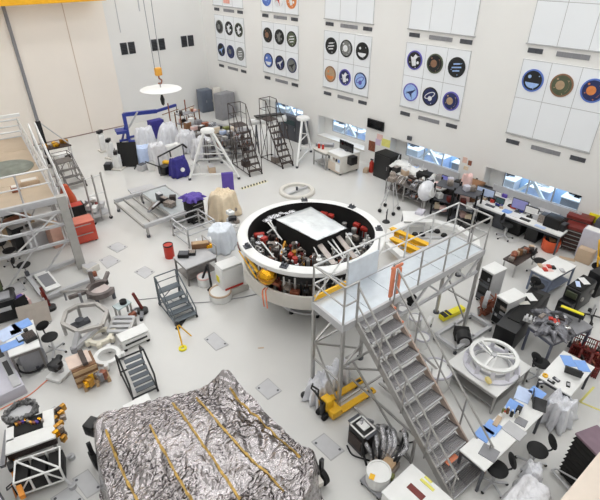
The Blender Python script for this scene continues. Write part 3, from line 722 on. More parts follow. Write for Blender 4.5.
for line in (((106,430),(114,452),(124,475),(140,505)),((150,425),(160,445),(178,478),(200,515)),((172,403),(184,417),(205,448),(240,500)),((196,398),(216,420),(240,448),(284,492)),((230,388),(256,416),(280,440),(300,458))):
    pts = [fw(*p) for p in line]; g = G(); dense = []
    for a, b in zip(pts, pts[1:]):
        n = max(2,int((b-a).length/.025)); dense += [a.lerp(b,k/n) for k in range(n)]
    dense.append(pts[-1]); L, R_ = [], []
    for k, p in enumerate(dense):
        d = (dense[min(k+1,len(dense)-1)]-dense[max(0,k-1)]).normalized(); nrm = Vector((-d.y,d.x))*(.02+.014*noise.noise(Vector((p.x*9,p.y*9,4))))
        for sgn, lst in ((1,L),(-1,R_)):
            q = p+nrm*sgn; lst.append((q.x,q.y,fh(q.x,q.y)+.02))
    vl = [[g.bm.verts.new(v) for v in lst] for lst in (L,R_)]
    for k in range(len(dense)-1): g.bm.faces.new((vl[0][k],vl[1][k],vl[1][k+1],vl[0][k+1]))
    o = g.to('tape_seam', tape, ft, flat=True); m_ = o.modifiers.new('t','SOLIDIFY'); m_.thickness = .008
# frame ends and wheels peeping out
def fl(px, py, z): p = P(px,py,z); return (p.x-FC.x, p.y-FC.y, z)
G().bar(fl(125,411,.9),fl(150,398,.95),.24,.1).to('beam_end', white, ft, label='white beam end')
G().bar(fl(296,492,.55),fl(320,478,.55),.26,.12).to('beam_end', offwhite, ft, label='white beam end')
G().b(*fl(92,425,.95)[:2],.9,.28,.24,.3,rz=.5,bev=.03).to('end_bracket', black, ft)
for px, py, z in ((95,456,.35),(318,472,.35)):
    x, y, _ = fl(px,py,z); k = 1.03 if px > 200 else 1.02
    w = G().t((x*k-.05,y*k,.22),(x*k+.05,y*k,.22),.2,18).to('wheel', rubber, ft); G().bar((x*k,y*k,.22),(x*k,y*k,.75),.08,.06).to('wheel_fork', black, w)
for px, py in ((120,415),(226,390),(290,440),(150,520),(280,560)):
    x, y, _ = fl(px,py,.8); x *= .82; y *= .82
    G().cyl(x,y,0,.85,.06,n=10).to('stand_leg', steel, ft)
# ================================================================ right side: desks, racks, benches
A_DESK = 'near desk in the lower right'
t, L, W = table('desk', 'long white work desk in the lower right covered with blue folders', 'desk', (485,471),(546,411),(528,388), .75, white, dgrey)
ra = t.rotation_euler.z
t2, L2, W2 = table('desk', 'white desk beyond the long blue-folder desk, beside the dark red crates', 'desk', (571,396),(595,367),(561,353), .75, white, dgrey)
for k, (px, py, m, w, d, r, lb) in enumerate((
    (484,434,lblue,.34,.28,.1,'blue folder nearest the stairs on the long lower-right desk'),
    (492,428,lblue,.34,.28,.1,'blue folder second from the stairs on the long lower-right desk'),
    (514,407,lblue,.34,.3,.2,'blue folder beside the brown bottles on the long lower-right desk'),
    (514,431,lgrey,.3,.4,.0,'pale grey document sheet at the edge of the lower-right desk'),
    (489,453,mgrey,.3,.32,.2,'grey closed laptop at the near end of the lower-right desk'),
    (523,395,pblue,.42,.3,.3,'pale blue plastic sheet at the far end of the lower-right desk'),
    (537,393,lblue,.26,.3,.0,'light blue bag-like sheet at the far end of the lower-right desk'),
    (521,422,mgrey,.2,.22,.2,'grey folded papers in the middle of the lower-right desk'))):
    paper(px,py,.752,w,d,ra+r,m,lb,th=.02,name='closed_laptop' if 'laptop' in lb else 'folder' if 'folder' in lb else 'document_sheet',cat='laptop' if 'laptop' in lb else 'folder' if 'folder' in lb else 'paper')
laptop(540,405,.752,ra+.4,'open black laptop at the right edge of the lower-right desk',black)
for k, (px, py, m, lb, nm) in enumerate(((503,413,green,'olive green spray can on the lower-right desk edge','can'),(507,413,brown,'brown glass bottle on the lower-right desk','bottle'),(511,416,black,'black small bottle behind the brown bottle on the desk','bottle'),(503,417,white,'white squeeze bottle on the lower-right desk edge','bottle'),(516,417,offwhite,'off-white jar beside the folded papers on the desk','jar'))):
    t = onb(nm, lb, nm, px, py, .752); G().lathe([(0,0),(.035,0),(.035,.12),(.015,.16),(0,.16)],14).to('body', m, t); G().cyl(0,0,.16,.19,.017,n=10).to('cap', white if m is not white else red, t)
for k, (px, py, m, w, d, h, lb) in enumerate(((518,412,black,.14,.1,.14,'black meter box standing on the lower-right desk'),(497,422,tan,.3,.1,.05,'tan tray of small tools on the lower-right desk'),(560,362,pblue,.1,.1,.02,''),)):
    if lb: block(px,py,.752,w,d,h,ra+.2,m,lb,name='meter' if k == 0 else 'tool_tray',cat='meter' if k == 0 else 'tray')
for k, (px, py, m, lb) in enumerate(((568,361,lblue,'blue sheet at the left far edge of the desk by dark red crates'),(582,366,lblue,'blue sheet at the right far edge of the desk by dark red crates'))): paper(px,py,.752,.36,.26,ra+.8,m,lb,th=.01)
laptop(573,372,.752,ra+1.9,'open black laptop on the desk beside the dark red crates',black)
for k, (px, py, m, lb, nm) in enumerate(((545,376,yellow,'yellow tape roll on the desk by the crates','tape_roll'),(551,382,black,'black multimeter beside the tape roll','multimeter'),(541,383,dgrey,'grey pouch at the desk corner near the tape roll','pouch'),(568,385,black,'black phone at the right edge of the crate-side desk','phone'),(556,380,dgrey,'dark grey stapler in the middle of the crate-side desk','stapler'))):
    t = onb(nm, lb, nm.replace('_',' '), px, py, .752, .5+k)
    if nm == 'tape_roll': G().lathe([(.03,0),(.06,0),(.06,.04),(.03,.04),(.03,0)],20).to('roll', m, t)
    else: G().b(0,0,.02,.16,.08,.04,bev=.012).to('body', m, t); G().b(.02,0,.042,.08,.05,.008).to('keypad', lgrey, t)
CG = 'black swivel chairs'
p = P(537,451,.5); chair('swivel_chair','black swivel chair on the open floor between lower-right desk and ribbed cabinet',(p.x,p.y,0),ra+PI+.9,group=CG)
p = P(497,470,.5); chair('swivel_chair','black swivel chair tucked under the near end of the lower-right desk',(p.x,p.y,0),-2.3,group=CG)
p = P(541,364,.5); chair('swivel_chair','black swivel chair between white ring table and the crate-side desk',(p.x,p.y,0),ra+1.3,group=CG)
p = P(537,286,.5); chair('swivel_chair','black swivel chair in front of the white table with red items',(p.x,p.y,0),ra+1.6,group=CG)
p = P(540,262,.5); chair('swivel_chair','black swivel chair behind the white table with red items',(p.x,p.y,0),ra+.2,group=CG)
p = P(507,226,.5); chair('swivel_chair','grey-based black stool in front of the long wall desk',(p.x,p.y,0),0,group=CG)
# clear plastic drapes
p = P(559,409,.35); t = thing('draped_equipment','clear crumpled plastic drape standing between the two lower-right desks','covered equipment',(p.x,p.y,0),ra)
solid(drape(G(),0,0,.62,.5,.62,3,amp=.34).to('plastic_drape', film, t)); G().b(0,0,.26,.4,.3,.5,bev=.04).to('equipment_body', lgrey, t)
p = P(530,473,.25); t = thing('bagged_equipment','clear plastic bag over small equipment beside the open-floor swivel chair','covered equipment',(p.x,p.y,0),.4)
solid(drape(G(),0,-.05,.34,.3,.4,8,amp=.3).to('plastic_bag', film, t)); G().cyl(0,-.05,0,.3,.1,n=16).to('equipment_body', pblue, t)
c, a, L, W = rect((508,505),(531,480),(547,491),.35); t = thing('covered_cart','pale plastic-covered low cart at the bottom edge right of the stairs','covered cart',c,a)
solid(drape(G(),0,0,1.0,.6,.42,5,amp=.16).to('plastic_cover', filmg, t)); G().b(0,0,.2,.75,.42,.3,bev=.03).to('cart_body', lgrey, t)
# black rolling stairs and beige cabinet
b0, b1 = P(556,472), P(570,488); a = ang(b0,b1); Lf, Df, hs = .85, .55, 1.27
t = thing('ribbed_cabinet','tall black ribbed cabinet with purple-grey top in the lower right corner','cabinet',(b0.x,b0.y,0),a)
G().bb(.03,.03,.06,Lf-.03,Df-.03,hs-.05).to('core', blackm, t)
nn = 9
for k in range(nn):
    z0 = .06+(hs-.12)*k/nn; z1 = .06+(hs-.12)*(k+1)/nn; g = G()
    lo = [(.0,.0),(Lf,.0),(Lf,Df),(.0,Df)]; A = [g.bm.verts.new((x,y,z0+.02)) for x, y in lo]
    k2 = .045; hi = [(k2,k2),(Lf-k2,k2),(Lf-k2,Df-k2),(k2,Df-k2)]; B = [g.bm.verts.new((x,y,z1)) for x, y in hi]; Cc = [g.bm.verts.new((x,y,z0)) for x, y in hi]
    for q in range(4): g.bm.faces.new((A[q],A[(q+1)%4],B[(q+1)%4],B[q])); g.bm.faces.new((Cc[q],Cc[(q+1)%4],A[(q+1)%4],A[q]))
    g.bm.faces.new(B); g.bm.faces.new(Cc[::-1]); g.to('rib', blackm, t)
G().bb(.0,.0,hs-.06,Lf,Df,hs,bev=.015).to('top', M('purple_grey_mat', S(122,100,112), .55, var=.12, scale=4), t, label='purple-grey top')
for x in (.08,Lf-.08):
    for y in (.08,Df-.08): G().cyl(x,y,0,.07,.04,n=10).to('caster', rubber, t)
G().pl([(-.02,-.02,.1),(-.02,-.12,.1),(Lf*.6,-.12,.1),(Lf*.6,-.02,.1)],.022).to('bumper_tube', lgrey, t, label='grey tube bumper'); G().t((.02,-.03,.14),(Lf,-.03,.62),.018).to('grab_rail', lgrey, t, label='grey diagonal rail')
zt = 1.7; c, a, L, W = rect((561,501),(600,453),(640,490),zt)
t = thing('storage_cabinet','large beige cabinet cut by the bottom right corner','cabinet',c,a)
G().b(0,0,zt/2,L,W,zt-.04,bev=.01).to('body', beige, t); G().b(0,0,zt-.01,L+.03,W+.03,.04,bev=.008).to('top', M('beige_top', S(226,212,198), .5, var=.02), t)
for sy in (-1,1): G().b(sy*L/4,-W/2-.012,zt/2-.05,L/2-.03,.02,zt-.25,bev=.004).to('door', beige, t)
for sy in (-1,1): G().t((sy*.04,-W/2-.04,zt/2-.1),(sy*.04,-W/2-.04,zt/2+.1),.012).to('handle', steel, t)
# white ring on a white table
t, L, W = table('ring_table','white square table carrying the white spoked ring','table',(447,362),(497,397),(534,368),.62,white,steel,shelf=True)
p = P(494,355,.95); t = thing('spoked_ring','large white ring with inner spokes on sloped base, standing on white table','ring fixture',(p.x,p.y,.62),.5)
R_ = .56
G().lathe([(R_*.84,.30),(R_,.30),(R_*1.01,.33),(R_,.36),(R_*.84,.36),(R_*.84,.30)],64).to('ring', white, t)
rs_ = M('ring_skirt', S(222,221,230), .3, var=.05); G().lathe([(R_*.95,.0),(R_*1.16,.0),(R_*1.16,.05),(R_*1.0,.09),(R_*.95,.05),(R_*.95,.0)],64).to('base_flange', rs_, t)
for k in range(10): aa = 2*PI*k/10; G().bar((R_*1.04*math.cos(aa),R_*1.04*math.sin(aa),.05),(R_*.93*math.cos(aa),R_*.93*math.sin(aa),.31),.05,.09).to('ring_support', rs_, t)
for k in range(3): aa = 2*PI*k/3+.6; G().bar((0,0,.32),(R_*.86*math.cos(aa),R_*.86*math.sin(aa),.33),.05,.04).bar((.06*math.cos(aa+1.5),.06*math.sin(aa+1.5),.32),(R_*.86*math.cos(aa+.3),R_*.86*math.sin(aa+.3),.33),.03,.03).to('spoke', white, t)
G().cyl(0,0,.29,.36,.07,n=16).to('hub', lgrey, t); G().lathe([(R_*.72,.02),(R_*.76,.02),(R_*.76,.1),(R_*.72,.1),(R_*.72,.02)],48).to('inner_rim', lgrey, t)
x, y = local(t,488,379,.8); G().t((x,y,.12),(x,y-.03,.16),.09,18).to('round_pad', M('cream_yellow', S(228,210,140), .5), t, label='cream yellow round pad'); 
x, y = local(t,517,374,.68); G().b(x,y,.03,.14,.12,.05,bev=.01).to('clamp', dgrey, t)
# equipment racks
rack('equipment_rack','white-topped black-fronted equipment rack nearest the walkway end',(482,268),(494,275),(507,269),hz((474,299),(482,268)),white,blackm)
rack('equipment_rack','white-topped black-fronted equipment rack nearer the white ring table',(497,296),(509,304),(526,296),hz((489,322),(497,296)),white,blackm)
t = onb('coiled_hose','white coiled hose ring hanging between the two equipment racks','hose',488,300,.6,.3)
g = G()
for k in range(3): g.pl([(.24*math.cos(i*PI/10),.04*k,.0+.24*math.sin(i*PI/10)) for i in range(20)],.022,6,True)
g.to('coil', lgrey, t); G().t((0,.04,-.6),(0,.04,-.2),.02).b(0,.04,-.58,.3,.2,.04).to('hose_stand', steel, t)
t = onb('cable_bundle','brown and copper bundle of cables between the two racks','cables',488,315,0,.6)
rr = random.Random(5); g = G()
for k in range(12): g.curve([(rr.uniform(-.2,.2),rr.uniform(-.3,.3),.03+rr.random()*.7) for q in range(4)],.02)
for k in range(5): g.b(rr.uniform(-.1,.1),rr.uniform(-.2,.2),.12+.1*k,.2,.2,.1,rz=rr.random())
g.to('cables', rustb, t); G().b(0,0,.03,.5,.6,.06).to('tray', steel, t)
t, L, W = box_at('equipment_case','long black equipment case running beside the nearer white-topped rack','case',(516,334),(551,294),(535,283),.72,black)
G().b(.1,0,.735,L*.7,W*.6,.03,bev=.01).to('lid', blackm, t); G().b(-L/2-.15,-.0,.1,.3,W*.7,.2,bev=.03).to('end_cover', blackm, t); G().b(.2,-W/2-.01,.4,.4,.02,.2).to('vent_grille', dgrey, t)
paper(531,297,.78,.36,.22,.9,white,'white paper lying on the long black equipment case'); paper(524,303,.78,.14,.3,.9,offwhite,'narrow white label strip on the long black case')
t = onb('clutter_table','low stand of brown and copper hardware behind the white-topped racks','hardware stand',517,268,0,ra)
G().b(0,0,.5,1.3,.5,.04).to('shelf', brownd, t)
for sx in (-.6,.6):
    for sy in (-.2,.2): G().bb(sx-.02,sy-.02,0,sx+.02,sy+.02,.5).to('leg', steel, t)
for k in range(9): G().b(-.55+.14*k,rr.uniform(-.15,.15),.57+.05*rr.random(),.12,.16,.1+.1*rr.random(),rz=rr.random(),bev=.01).to('hardware_box', [hw,rustb,hwd,tan,brown][k%5], t)
G().sph(-.25,.1,.62,.11).to('copper_ball', rustb, t)
# white table with red items
t, L, W = table('work_table','white work table with red and pink items in front of red tool chest','table',(531,269),(552,280),(575,265),.75,white,M('table_blue_grey', S(118,128,148), .45),shelf=True)
paper(546,268,.752,.4,.3,.9,pink,'pale pink paper on the white table with red items')
for px, py, m, lb in ((549,267,red,'red tool pouch on the white work table'),(553,268,black,'black tool beside the red pouch'),(540,266,tan,'tan tray at the left end of that work table'),(562,271,lgrey,'grey pad near right end of white work table'),(545,270,red,'small red block left of the red pouch')):
    block(px,py,.752,.18,.12,.05,.8,m,lb,name='tool_pouch' if 'pouch' in lb else 'tray' if 'tray' in lb else 'tool_block',cat='tool')
# black transit case
zt = .8; t, L, W = box_at('transit_case','bulky black transit case with papers on top, by right edge','case',(566,286),(583,274),(598,281),zt,black,bev=.04)
G().b(0,0,zt+.015,L*.9,W*.86,.04,bev=.015).to('lid', blackm, t); G().b(-L/2-.16,0,.25,.32,W*.9,.45,bev=.05).to('front_pod', black, t); G().b(-L/2-.02,0,.62,.06,W*.7,.2,bev=.02).to('vent_panel', M('olive_dark', S(70,76,56), .5), t)
for sx in (-1,1): G().b(sx*L*.3,-W/2-.02,.5,.1,.05,.12,bev=.01).to('latch', steel, t)
paper(584,281,zt+.05,.34,.2,.9,white,'white paper on the bulky black transit case'); paper(578,284,zt+.05,.3,.12,.5,pblue,'pale blue strip on the bulky black transit case')
# grey table with bagged electronics and yellow bar
t, L, W = table('electronics_table','grey table with plastic-wrapped electronics and yellow bar behind','table',(528,325),(553,344),(579,317),.85,mgrey,M('slate_frame', S(92,96,112), .45))
p = P(552,325,.86); t = thing('wrapped_electronics','plastic-wrapped electronics board lying on the grey table','electronics',(p.x,p.y,.86),ra+.6)
solid(drape(G(),0,0,1.0,.75,.14,12,amp=.5,flare=1.05).to('plastic_wrap', M('dark_film', S(120,120,126), .18, .5, var=.5, scale=6, bump=1.0, bscale=12), t),.008)
G().b(-.05,-.05,.1,.2,.16,.2,bev=.02).b(.0,.08,.2,.1,.1,.05).to('red_connector', red, t, label='red connector block'); G().b(.2,-.1,.16,.2,.3,.08,rz=.2).to('dark_module', black, t)
for k in range(9): G().b(rr.uniform(-.4,.4),rr.uniform(-.3,.3),.19,.05+.2*rr.random(),.05+.1*rr.random(),.06,rz=rr.random()*3,bev=.008).to('board_part', [silver,black,hw,chrome,hwd][k%5], t)
p0, p1 = P(561,306,1.1), P(584,315,1.1); c = (p0+p1)/2; t = thing('safety_bar','bright yellow and black bar standing behind the grey electronics table','barrier',(c.x,c.y,0),ang(p0,p1)); L = (p1-p0).length
G().b(0,0,1.06,L,.1,.13,bev=.02).to('yellow_bar', yellowb, t); G().b(0,-.07,1.05,L+.06,.05,.1).b(0,.07,1.05,L+.06,.05,.1).to('black_edge', black, t)
for sx in (-1,1): G().bar((sx*L*.42,0,.0),(sx*L*.42,0,1.02),.05,.05).b(sx*L*.42,0,.03,.08,.16,.06).to('post', dgrey, t)
p = P(532,321,.86); t = thing('bracket_rack','small white slatted rack at the left end of the grey electronics table','rack',(p.x,p.y,.852),ra+.3)
for k in range(4): G().b(0,-.15+.1*k,.05,.22,.05,.1).to('slat', lgrey, t)
G().b(0,0,.008,.24,.42,.016).to('base', steel, t)
# dark red crates
c, a, L, W = rect((566,357),(577,333),(608,348),.3); 
cid = 0
for i in range(2):
    for j in range(3):
        x = -L/2+L*(i+.5)/2; y = -W/2+W*(j+.5)/3
        pos = Vector((c.x+x*math.cos(a)-y*math.sin(a), c.y+x*math.sin(a)+y*math.cos(a), 0))
        t = thing('wire_crate', 'dark red open wire crate on the floor, %s row, %s' % (('nearer the desk','nearer the yellow bar')[i],('end at the right','middle','end at the left')[j] if False else ('leftmost','middle','rightmost')[2-j]), 'crate', pos, a, 'dark red wire crates')
        w, d, h = L/2*.92, W/3*.92, .34
        G().b(0,0,.03,w,d,.03).to('base', dred, t)
        for sx, sy, ww, dd in ((-1,0,.02,d),(1,0,.02,d),(0,-1,w,.02),(0,1,w,.02)):
            g = G(); g.b(sx*w/2,sy*d/2,h-.015,max(ww,.025),max(dd,.025),.03).b(sx*w/2,sy*d/2,h*.5,max(ww,.02),max(dd,.02),.02)
            for k in range(6):
                u = -.5+k/5; g.b(sx*w/2+(u*w if sy else 0),sy*d/2+(u*d if sx else 0),h/2,.018,.018,h)
            g.to('wire_side', dred, t)
        for k in range(4): G().b(rr.uniform(-.3,.3)*w,rr.uniform(-.3,.3)*d,.12,w*.3,d*.25,.14,rz=rr.random(),bev=.01).to('part_inside', [rustb,brownd,hwd,red][k], t)
t = onb('rolling_chassis','small grey wheeled base with black casters above the dark red crates','wheeled base',590,318,0,.4)
for k in range(4): aa = k*PI/2; G().bar((0,0,.12),(.35*math.cos(aa),.35*math.sin(aa),.09),.04,.03).cyl(.35*math.cos(aa),.35*math.sin(aa),0,.08,.05,n=12).to('caster_arm', black, t)
G().cyl(0,0,.08,.5,.03,n=10).to('post', lgrey, t)
t = onb('wire_stand','thin black wire stand on top edge of dark red crates','stand',587,331,0,.2)
G().pl([(-.12,0,0),(-.12,0,.5),(.12,0,.5),(.12,0,0)],.012).t((0,0,.5),(.1,.0,.75),.012).to('wire_frame', black, t); G().b(0,0,.01,.3,.2,.02).to('base', dgrey, t)
tape_y = M('floor_tape_yellow', S(222,214,120), .5)
for k, (pa, pb) in enumerate((((580,402),(594,387)),((580,402),(604,412)))):
    p0, p1 = P(*pa), P(*pb); o = G().b(0,0,.002,(p1-p0).length,.05,.004).to('floor_tape', tape_y); o.location = (p0+p1)/2; o.rotation_euler = (0,0,ang(p0,p1)); tag(o,['yellow floor tape running up from the corner right of lower-right desks','yellow floor tape running to the right edge below the crate-side desk'][k],'floor tape')
# red tool chests, orange bin and things by the right edge
def tool_chest(label, px, py, w, d, h, rz, m, dm, nd, lidm=None, z=0):
    t = onb('tool_chest', label, 'tool chest', px, py, z, rz)
    G().b(0,0,h/2+.06,w,d,h-.12,bev=.012).to('body', m, t); G().b(0,0,h+.005,w+.02,d+.02,.03,bev=.008).to('top', lidm or m, t)
    for k in range(nd):
        zz = .1+(h-.18)*(k+.5)/nd; dr = G().b(0,-d/2-.01,zz,w-.06,.025,(h-.18)/nd-.02,bev=.005).to('drawer', dm, t)
        G().b(0,-d/2-.035,zz+.03,w*.7,.02,.02).to('handle', steel, dr)
    for sx in (-1,1):
        for sy in (-1,1): G().cyl(sx*(w/2-.08),sy*(d/2-.08),0,.07,.05,n=10).to('caster', rubber, t)
    return t
tool_chest('dark red roller tool chest with black drawers, nearest the orange bin', 571,249, .8,.55,.95, -PI/2+.1, dred, brownd, 5)
tool_chest('taller dark red tool chest with open lid, between drawer chest and wall', 578,237, .8,.5,1.1, -PI/2+.1, dred, brownd, 5)
t = onb('parts_bin','orange-red rounded bin beside the dark red tool chest','bin',549,250,0,.5)
G().lathe([(0,.02),(.24,.0),(.28,.05),(.3,.4),(.27,.45),(.24,.42),(.22,.1),(0,.1)],20).to('tub', orange, t); G().b(0,0,.44,.3,.2,.06,bev=.02).to('lid', brown, t); G().b(.0,-.29,.25,.16,.02,.1).to('label_plate', offwhite, t)
block(585,257,0,.6,.4,1.1,-PI/2,lavender,'tall pale grey cabinet right of the red tool chests','tall_cabinet','cabinet',lidm=white)
block(583,261,0,.5,.35,.5,-PI/2,tan,'tan carton in front of the tall pale grey cabinet','carton','box')
t = onb('hand_truck','yellow and purple hand truck leaning by the right edge','hand truck',598,272,0,.6)
G().t((-.18,0,.1),(-.18,.25,1.1),.03).t((.18,0,.1),(.18,.25,1.1),.03).t((-.18,.25,1.1),(.18,.25,1.1),.03).t((-.18,.1,.5),(.18,.1,.5),.025).to('frame', yellow, t); G().b(0,-.12,.04,.4,.25,.03).to('toe_plate', purple, t)
for sx in (-1,1): G().t((sx*.2-.03,.05,.12),(sx*.2+.03,.05,.12),.12,16).to('wheel', rubber, t)
box_at('floor_cabinet','black cabinet at the right edge behind the transit case','cabinet',(590,270),(612,262),(622,270),.8,black)[0]
block(597,251,0,.6,.6,1.3,0,dgrey,'dark grey cabinet at the right edge beneath the yellow sign','floor_cabinet','cabinet',lidm=black)
o = G().b(-.02,0,0,.03,.55,.34,bev=.01).to('yellow_sign', yellowb); o.location = P(597,219,X=XR)-Vector((.0,0,0)); tag(o,'bright yellow sign on the right wall at the picture edge','sign')
o = G().b(0,0,.012,.5,.16,.024,bev=.005).to('floor_mat', tan); o.location = (P(567,259)); o.rotation_euler = (0,0,-1.2); tag(o,'small tan strip on the floor behind the white work table','mat')
# ================================================================ along the right wall
# long desk row under the window nearest the camera
t, L, W = table('long_desk','long white wall desk under the window nearest the camera, crowded with computers','desk',(473,203),(561,236),(569,219),.8,white,dgrey,th=.06)
wr = t.rotation_euler.z
for k in range(5): G().b(-L/2+.4+k*(L-.8)/4,.1,.37,.45,W-.3,.7,bev=.02).to('pedestal', [blackm,dgrey,blackm,black,blackm][k], t)
G().b(0,W/2-.03,1.0,L,.04,.36).to('back_board', lgrey, t)
WB = 'on the long wall desk'
for k, (px, py, w, h, sm, bz, lb) in enumerate(((484,199,.75,.36,pblue,dgrey,'pale blue wide monitor at the left end of the long wall desk'),(518,212,.6,.4,M('lilac_screen',S(150,150,206),.3),dgrey,'lilac-screened monitor at the middle of the long wall desk'),(530,217,.5,.3,white,black,'small white-screened monitor right of the lilac monitor'),(499,206,.34,.22,M('teal_screen',S(60,92,96),.3),black,'teal-green monitor between the pale blue and lilac monitors'))):
    monitor(px,py,.8,wr+.05,lb,w,h,bz,sm)
for k, (px, py, w, d, h, m, lm_, lb) in enumerate(((493,201,.3,.3,.18,black,dgrey,'black box right of the pale blue monitor on the wall desk'),(507,212,.3,.26,.05,lblue,None,'light blue flat box before the lilac monitor'),(512,202,.3,.22,.1,white,lgrey,'white box by the wall behind teal monitor'),(521,204,.4,.12,.08,black,dgrey,'long black strip box against the wall behind lilac monitor'),(545,222,.42,.4,.3,hw,dgrey,'grey cluttered instrument left of the black equipment heap'),(538,219,.3,.3,.2,lgrey,white,'light grey instrument right of the small white monitor'),(553,226,.55,.5,.36,blackm,black,'black equipment heap at right end of the long wall desk'),(560,229,.36,.34,.25,black,dgrey,'second black box at the far right end of wall desk'),(487,189,.5,.2,.14,dgrey,black,'dark grey box by the wall at left end of wall desk'),(498,194,.3,.2,.12,white,dgrey,'white small box by the wall near the pale blue monitor'),(505,197,.2,.2,.14,purple,None,'purple small box by the wall near teal monitor'),(526,208,.24,.2,.16,lavender,white,'lavender box by the wall right of lilac monitor'),(547,214,.9,.3,.1,mgrey,lgrey,'long grey shelf box under the window right end'))):
    block(px,py,.8,w,d,h,wr,m,lb,name='instrument_box' if 'instrument' in lb or 'equipment' in lb else 'desk_box',cat='box',lidm=lm_)
for k, (px, py) in enumerate(((490,206),(513,216),(525,220),(540,227))):
    paper(px,py,.8,.36,.14,wr,[dgrey,white,black,pblue][k],['dark keyboard before the pale blue monitor','white keyboard before the lilac monitor','black keyboard before the small white monitor','pale blue keyboard near the black equipment heap'][k],'keyboard','keyboard',.03)
# cluttered bench under the next window
t, L, W = table('cluttered_bench','long bench under the second window heaped with instruments and cables','bench',(391,171),(441,190),(452,180),.85,white,steeld,th=.05)
br = t.rotation_euler.z
for k in range(4): G().b(-L/2+.5+k*(L-1)/3,0,.4,.7,W-.2,.7,bev=.02).to('under_cabinet', [hwd,blackm,hw,blackm][k], t)
G().b(0,W/2+.02,1.05,L,.05,.4).to('back_panel', lgrey, t)
rb = random.Random(21)
desc = ['white','black','grey','tan','pale blue','brown','dark','silver','cream','slate','steel','pink']
mats_ = [white,black,mgrey,tan,pblue,brownd,hwd,silver,cream,dgrey,steel,pink]
for k in range(12):
    f = (k+.5)/12; px, py = 393+f*50+(-1)**k*3, 167+f*19+(-1)**(k+1)*2.5
    block(px,py,.85,.2+.2*rb.random(),.2+.15*rb.random(),.08+.2*rb.random(),br+rb.uniform(-.4,.4),mats_[k],desc[k]+' instrument box on the cluttered bench under the second window',name='instrument_box',cat='instrument',lidm=[lgrey,hw,None][k%3])
for k in range(3):
    p = P(398+k*12,163+k*4.5,.85); t = thing('lamp_arm','thin grey lamp arm, %s on the cluttered bench' % ['leftmost','middle','rightmost'][k],'lamp',p,br)
    G().b(0,0,.015,.16,.16,.03,bev=.01).to('base', dgrey, t); G().t((0,0,.03),(.1,-.1,.45),.015).t((.1,-.1,.45),(.3,-.5,.3),.015).to('arm', lgrey, t); G().cyl(.3,-.5,.24,.32,.03,.07,14).to('lamp_head', white, t)
block(436,187,.85,.8,.4,.05,br-.1,white,'long white board at the right end of the cluttered bench','display_board','board')
block(424,179,.85,.6,.45,.3,br+.2,blackm,'black tarp-covered box in the middle of the cluttered bench','covered_box','box')
# lower racks in front of the bench
for k, (px, py, w, d, h, rz, lb) in enumerate(((443,214,.7,.8,1.3,.2,'dark open shelf rack with pink and white boxes, left of the two'),(462,222,.75,.9,1.3,.2,'dark open shelf rack with white boxes, right of the two'))):
    t = onb('shelf_rack',lb,'shelf rack',px,py,0,rz)
    for sx in (-1,1):
        for sy in (-1,1): G().bb(sx*w/2-.03,sy*d/2-.03,0,sx*w/2+.03,sy*d/2+.03,h+.1).to('post', blackm, t)
    for z in (.2,.7,h): G().b(0,0,z,w,d,.03).to('shelf', dgrey, t)
    for q in range(7): G().b(rb.uniform(-.2,.2),rb.uniform(-.28,.28),[.2,.7,h][q%3]+.12,.24,.22,.2,rz=rb.random(),bev=.012).to('stored_box', [pink,white,hw,cream,dred,lavender,black][q], t, label=['pink box','white box','grey box','cream box','dark red box','lavender box','black box'][q])
t = onb('steel_stool','dark ring-shaped fixture on floor before the right shelf rack','fixture',465,232,0); G().lathe([(.2,.3),(.34,.3),(.34,.4),(.2,.4),(.2,.3)],28).to('ring', blackm, t)
for k in range(4): aa = k*PI/2; G().bar((.27*math.cos(aa),.27*math.sin(aa),0),(.27*math.cos(aa),.27*math.sin(aa),.31),.04,.04).to('leg', dgrey, t)
t = onb('monitor_cart','dark cart with a lilac screen beside the cluttered bench','cart',447,203,0,br)
G().b(0,0,.45,.9,.6,.8,bev=.02).to('body', hwd, t); G().b(-.15,-.1,1.05,.5,.05,.36,bev=.01).to('monitor', dgrey, t); G().b(-.15,-.13,1.05,.44,.01,.3).to('screen', M('violet_screen',S(140,140,220),.3), t); G().b(.3,0,1.0,.25,.3,.3,bev=.02).to('instrument', black, t)
for sx in (-.4,.4): G().cyl(sx,0,0,.06,.05,n=10).to('caster', rubber, t)
t = onb('cloth_cover','pale pink cloth cover hung over a tall stand beside the brown crate','covered stand',461,208,0,.4)
solid(drape(G(),0,0,.42,.42,1.45,31,amp=.12,n=24,flare=1.3).to('cloth', pink, t)); G().cyl(0,0,0,1.35,.04,n=10).to('stand_post', steel, t)
block(469,203,0,.9,.7,1.05,wr,brown,'brown wooden crate between the shelf rack and the long wall desk','wooden_crate','crate',lidm=M('crate_lid',S(146,104,70),.6,var=.1))
t = onb('wrapped_dish','round white dish wrapped in clear plastic in front of the cluttered bench','dish',423,213,0)
G().sph(0,0,1.0,.42,24,16,1,.7,1).to('plastic_wrap', film, t); G().cyl(0,0,0,.7,.05,n=12).to('post', steel, t); G().lathe([(0,.05),(.3,.04),(.3,0),(0,0)],20).to('base', lgrey, t); G().t((0,-.2,1.0),(0,-.31,1.02),.2,20).to('dish_face', white, t)
t = onb('rolling_tripod','tall thin rolling light stand with bundled head beside the black cabinet','stand',389,211,0,.3)
for k in range(4):
    aa = PI/4+k*PI/2; x, y = .42*math.cos(aa), .42*math.sin(aa); l = G().t((x,y,.1),(.1*math.cos(aa),.1*math.sin(aa),1.35),.018).to('leg', lgrey, t); G().sph(x,y,.08,.08,12,8).to('wheel', rubber, l)
G().b(0,0,1.45,.4,.3,.2,bev=.05).sph(.1,.05,1.58,.13,10,7).to('head_bundle', hw, t); G().t((-.3,-.3,.35),(.3,-.3,.35),.014).to('crossbar', steel, t); G().t((-.3,.3,.35),(.3,.3,.35),.014).to('crossbar', steel, t)
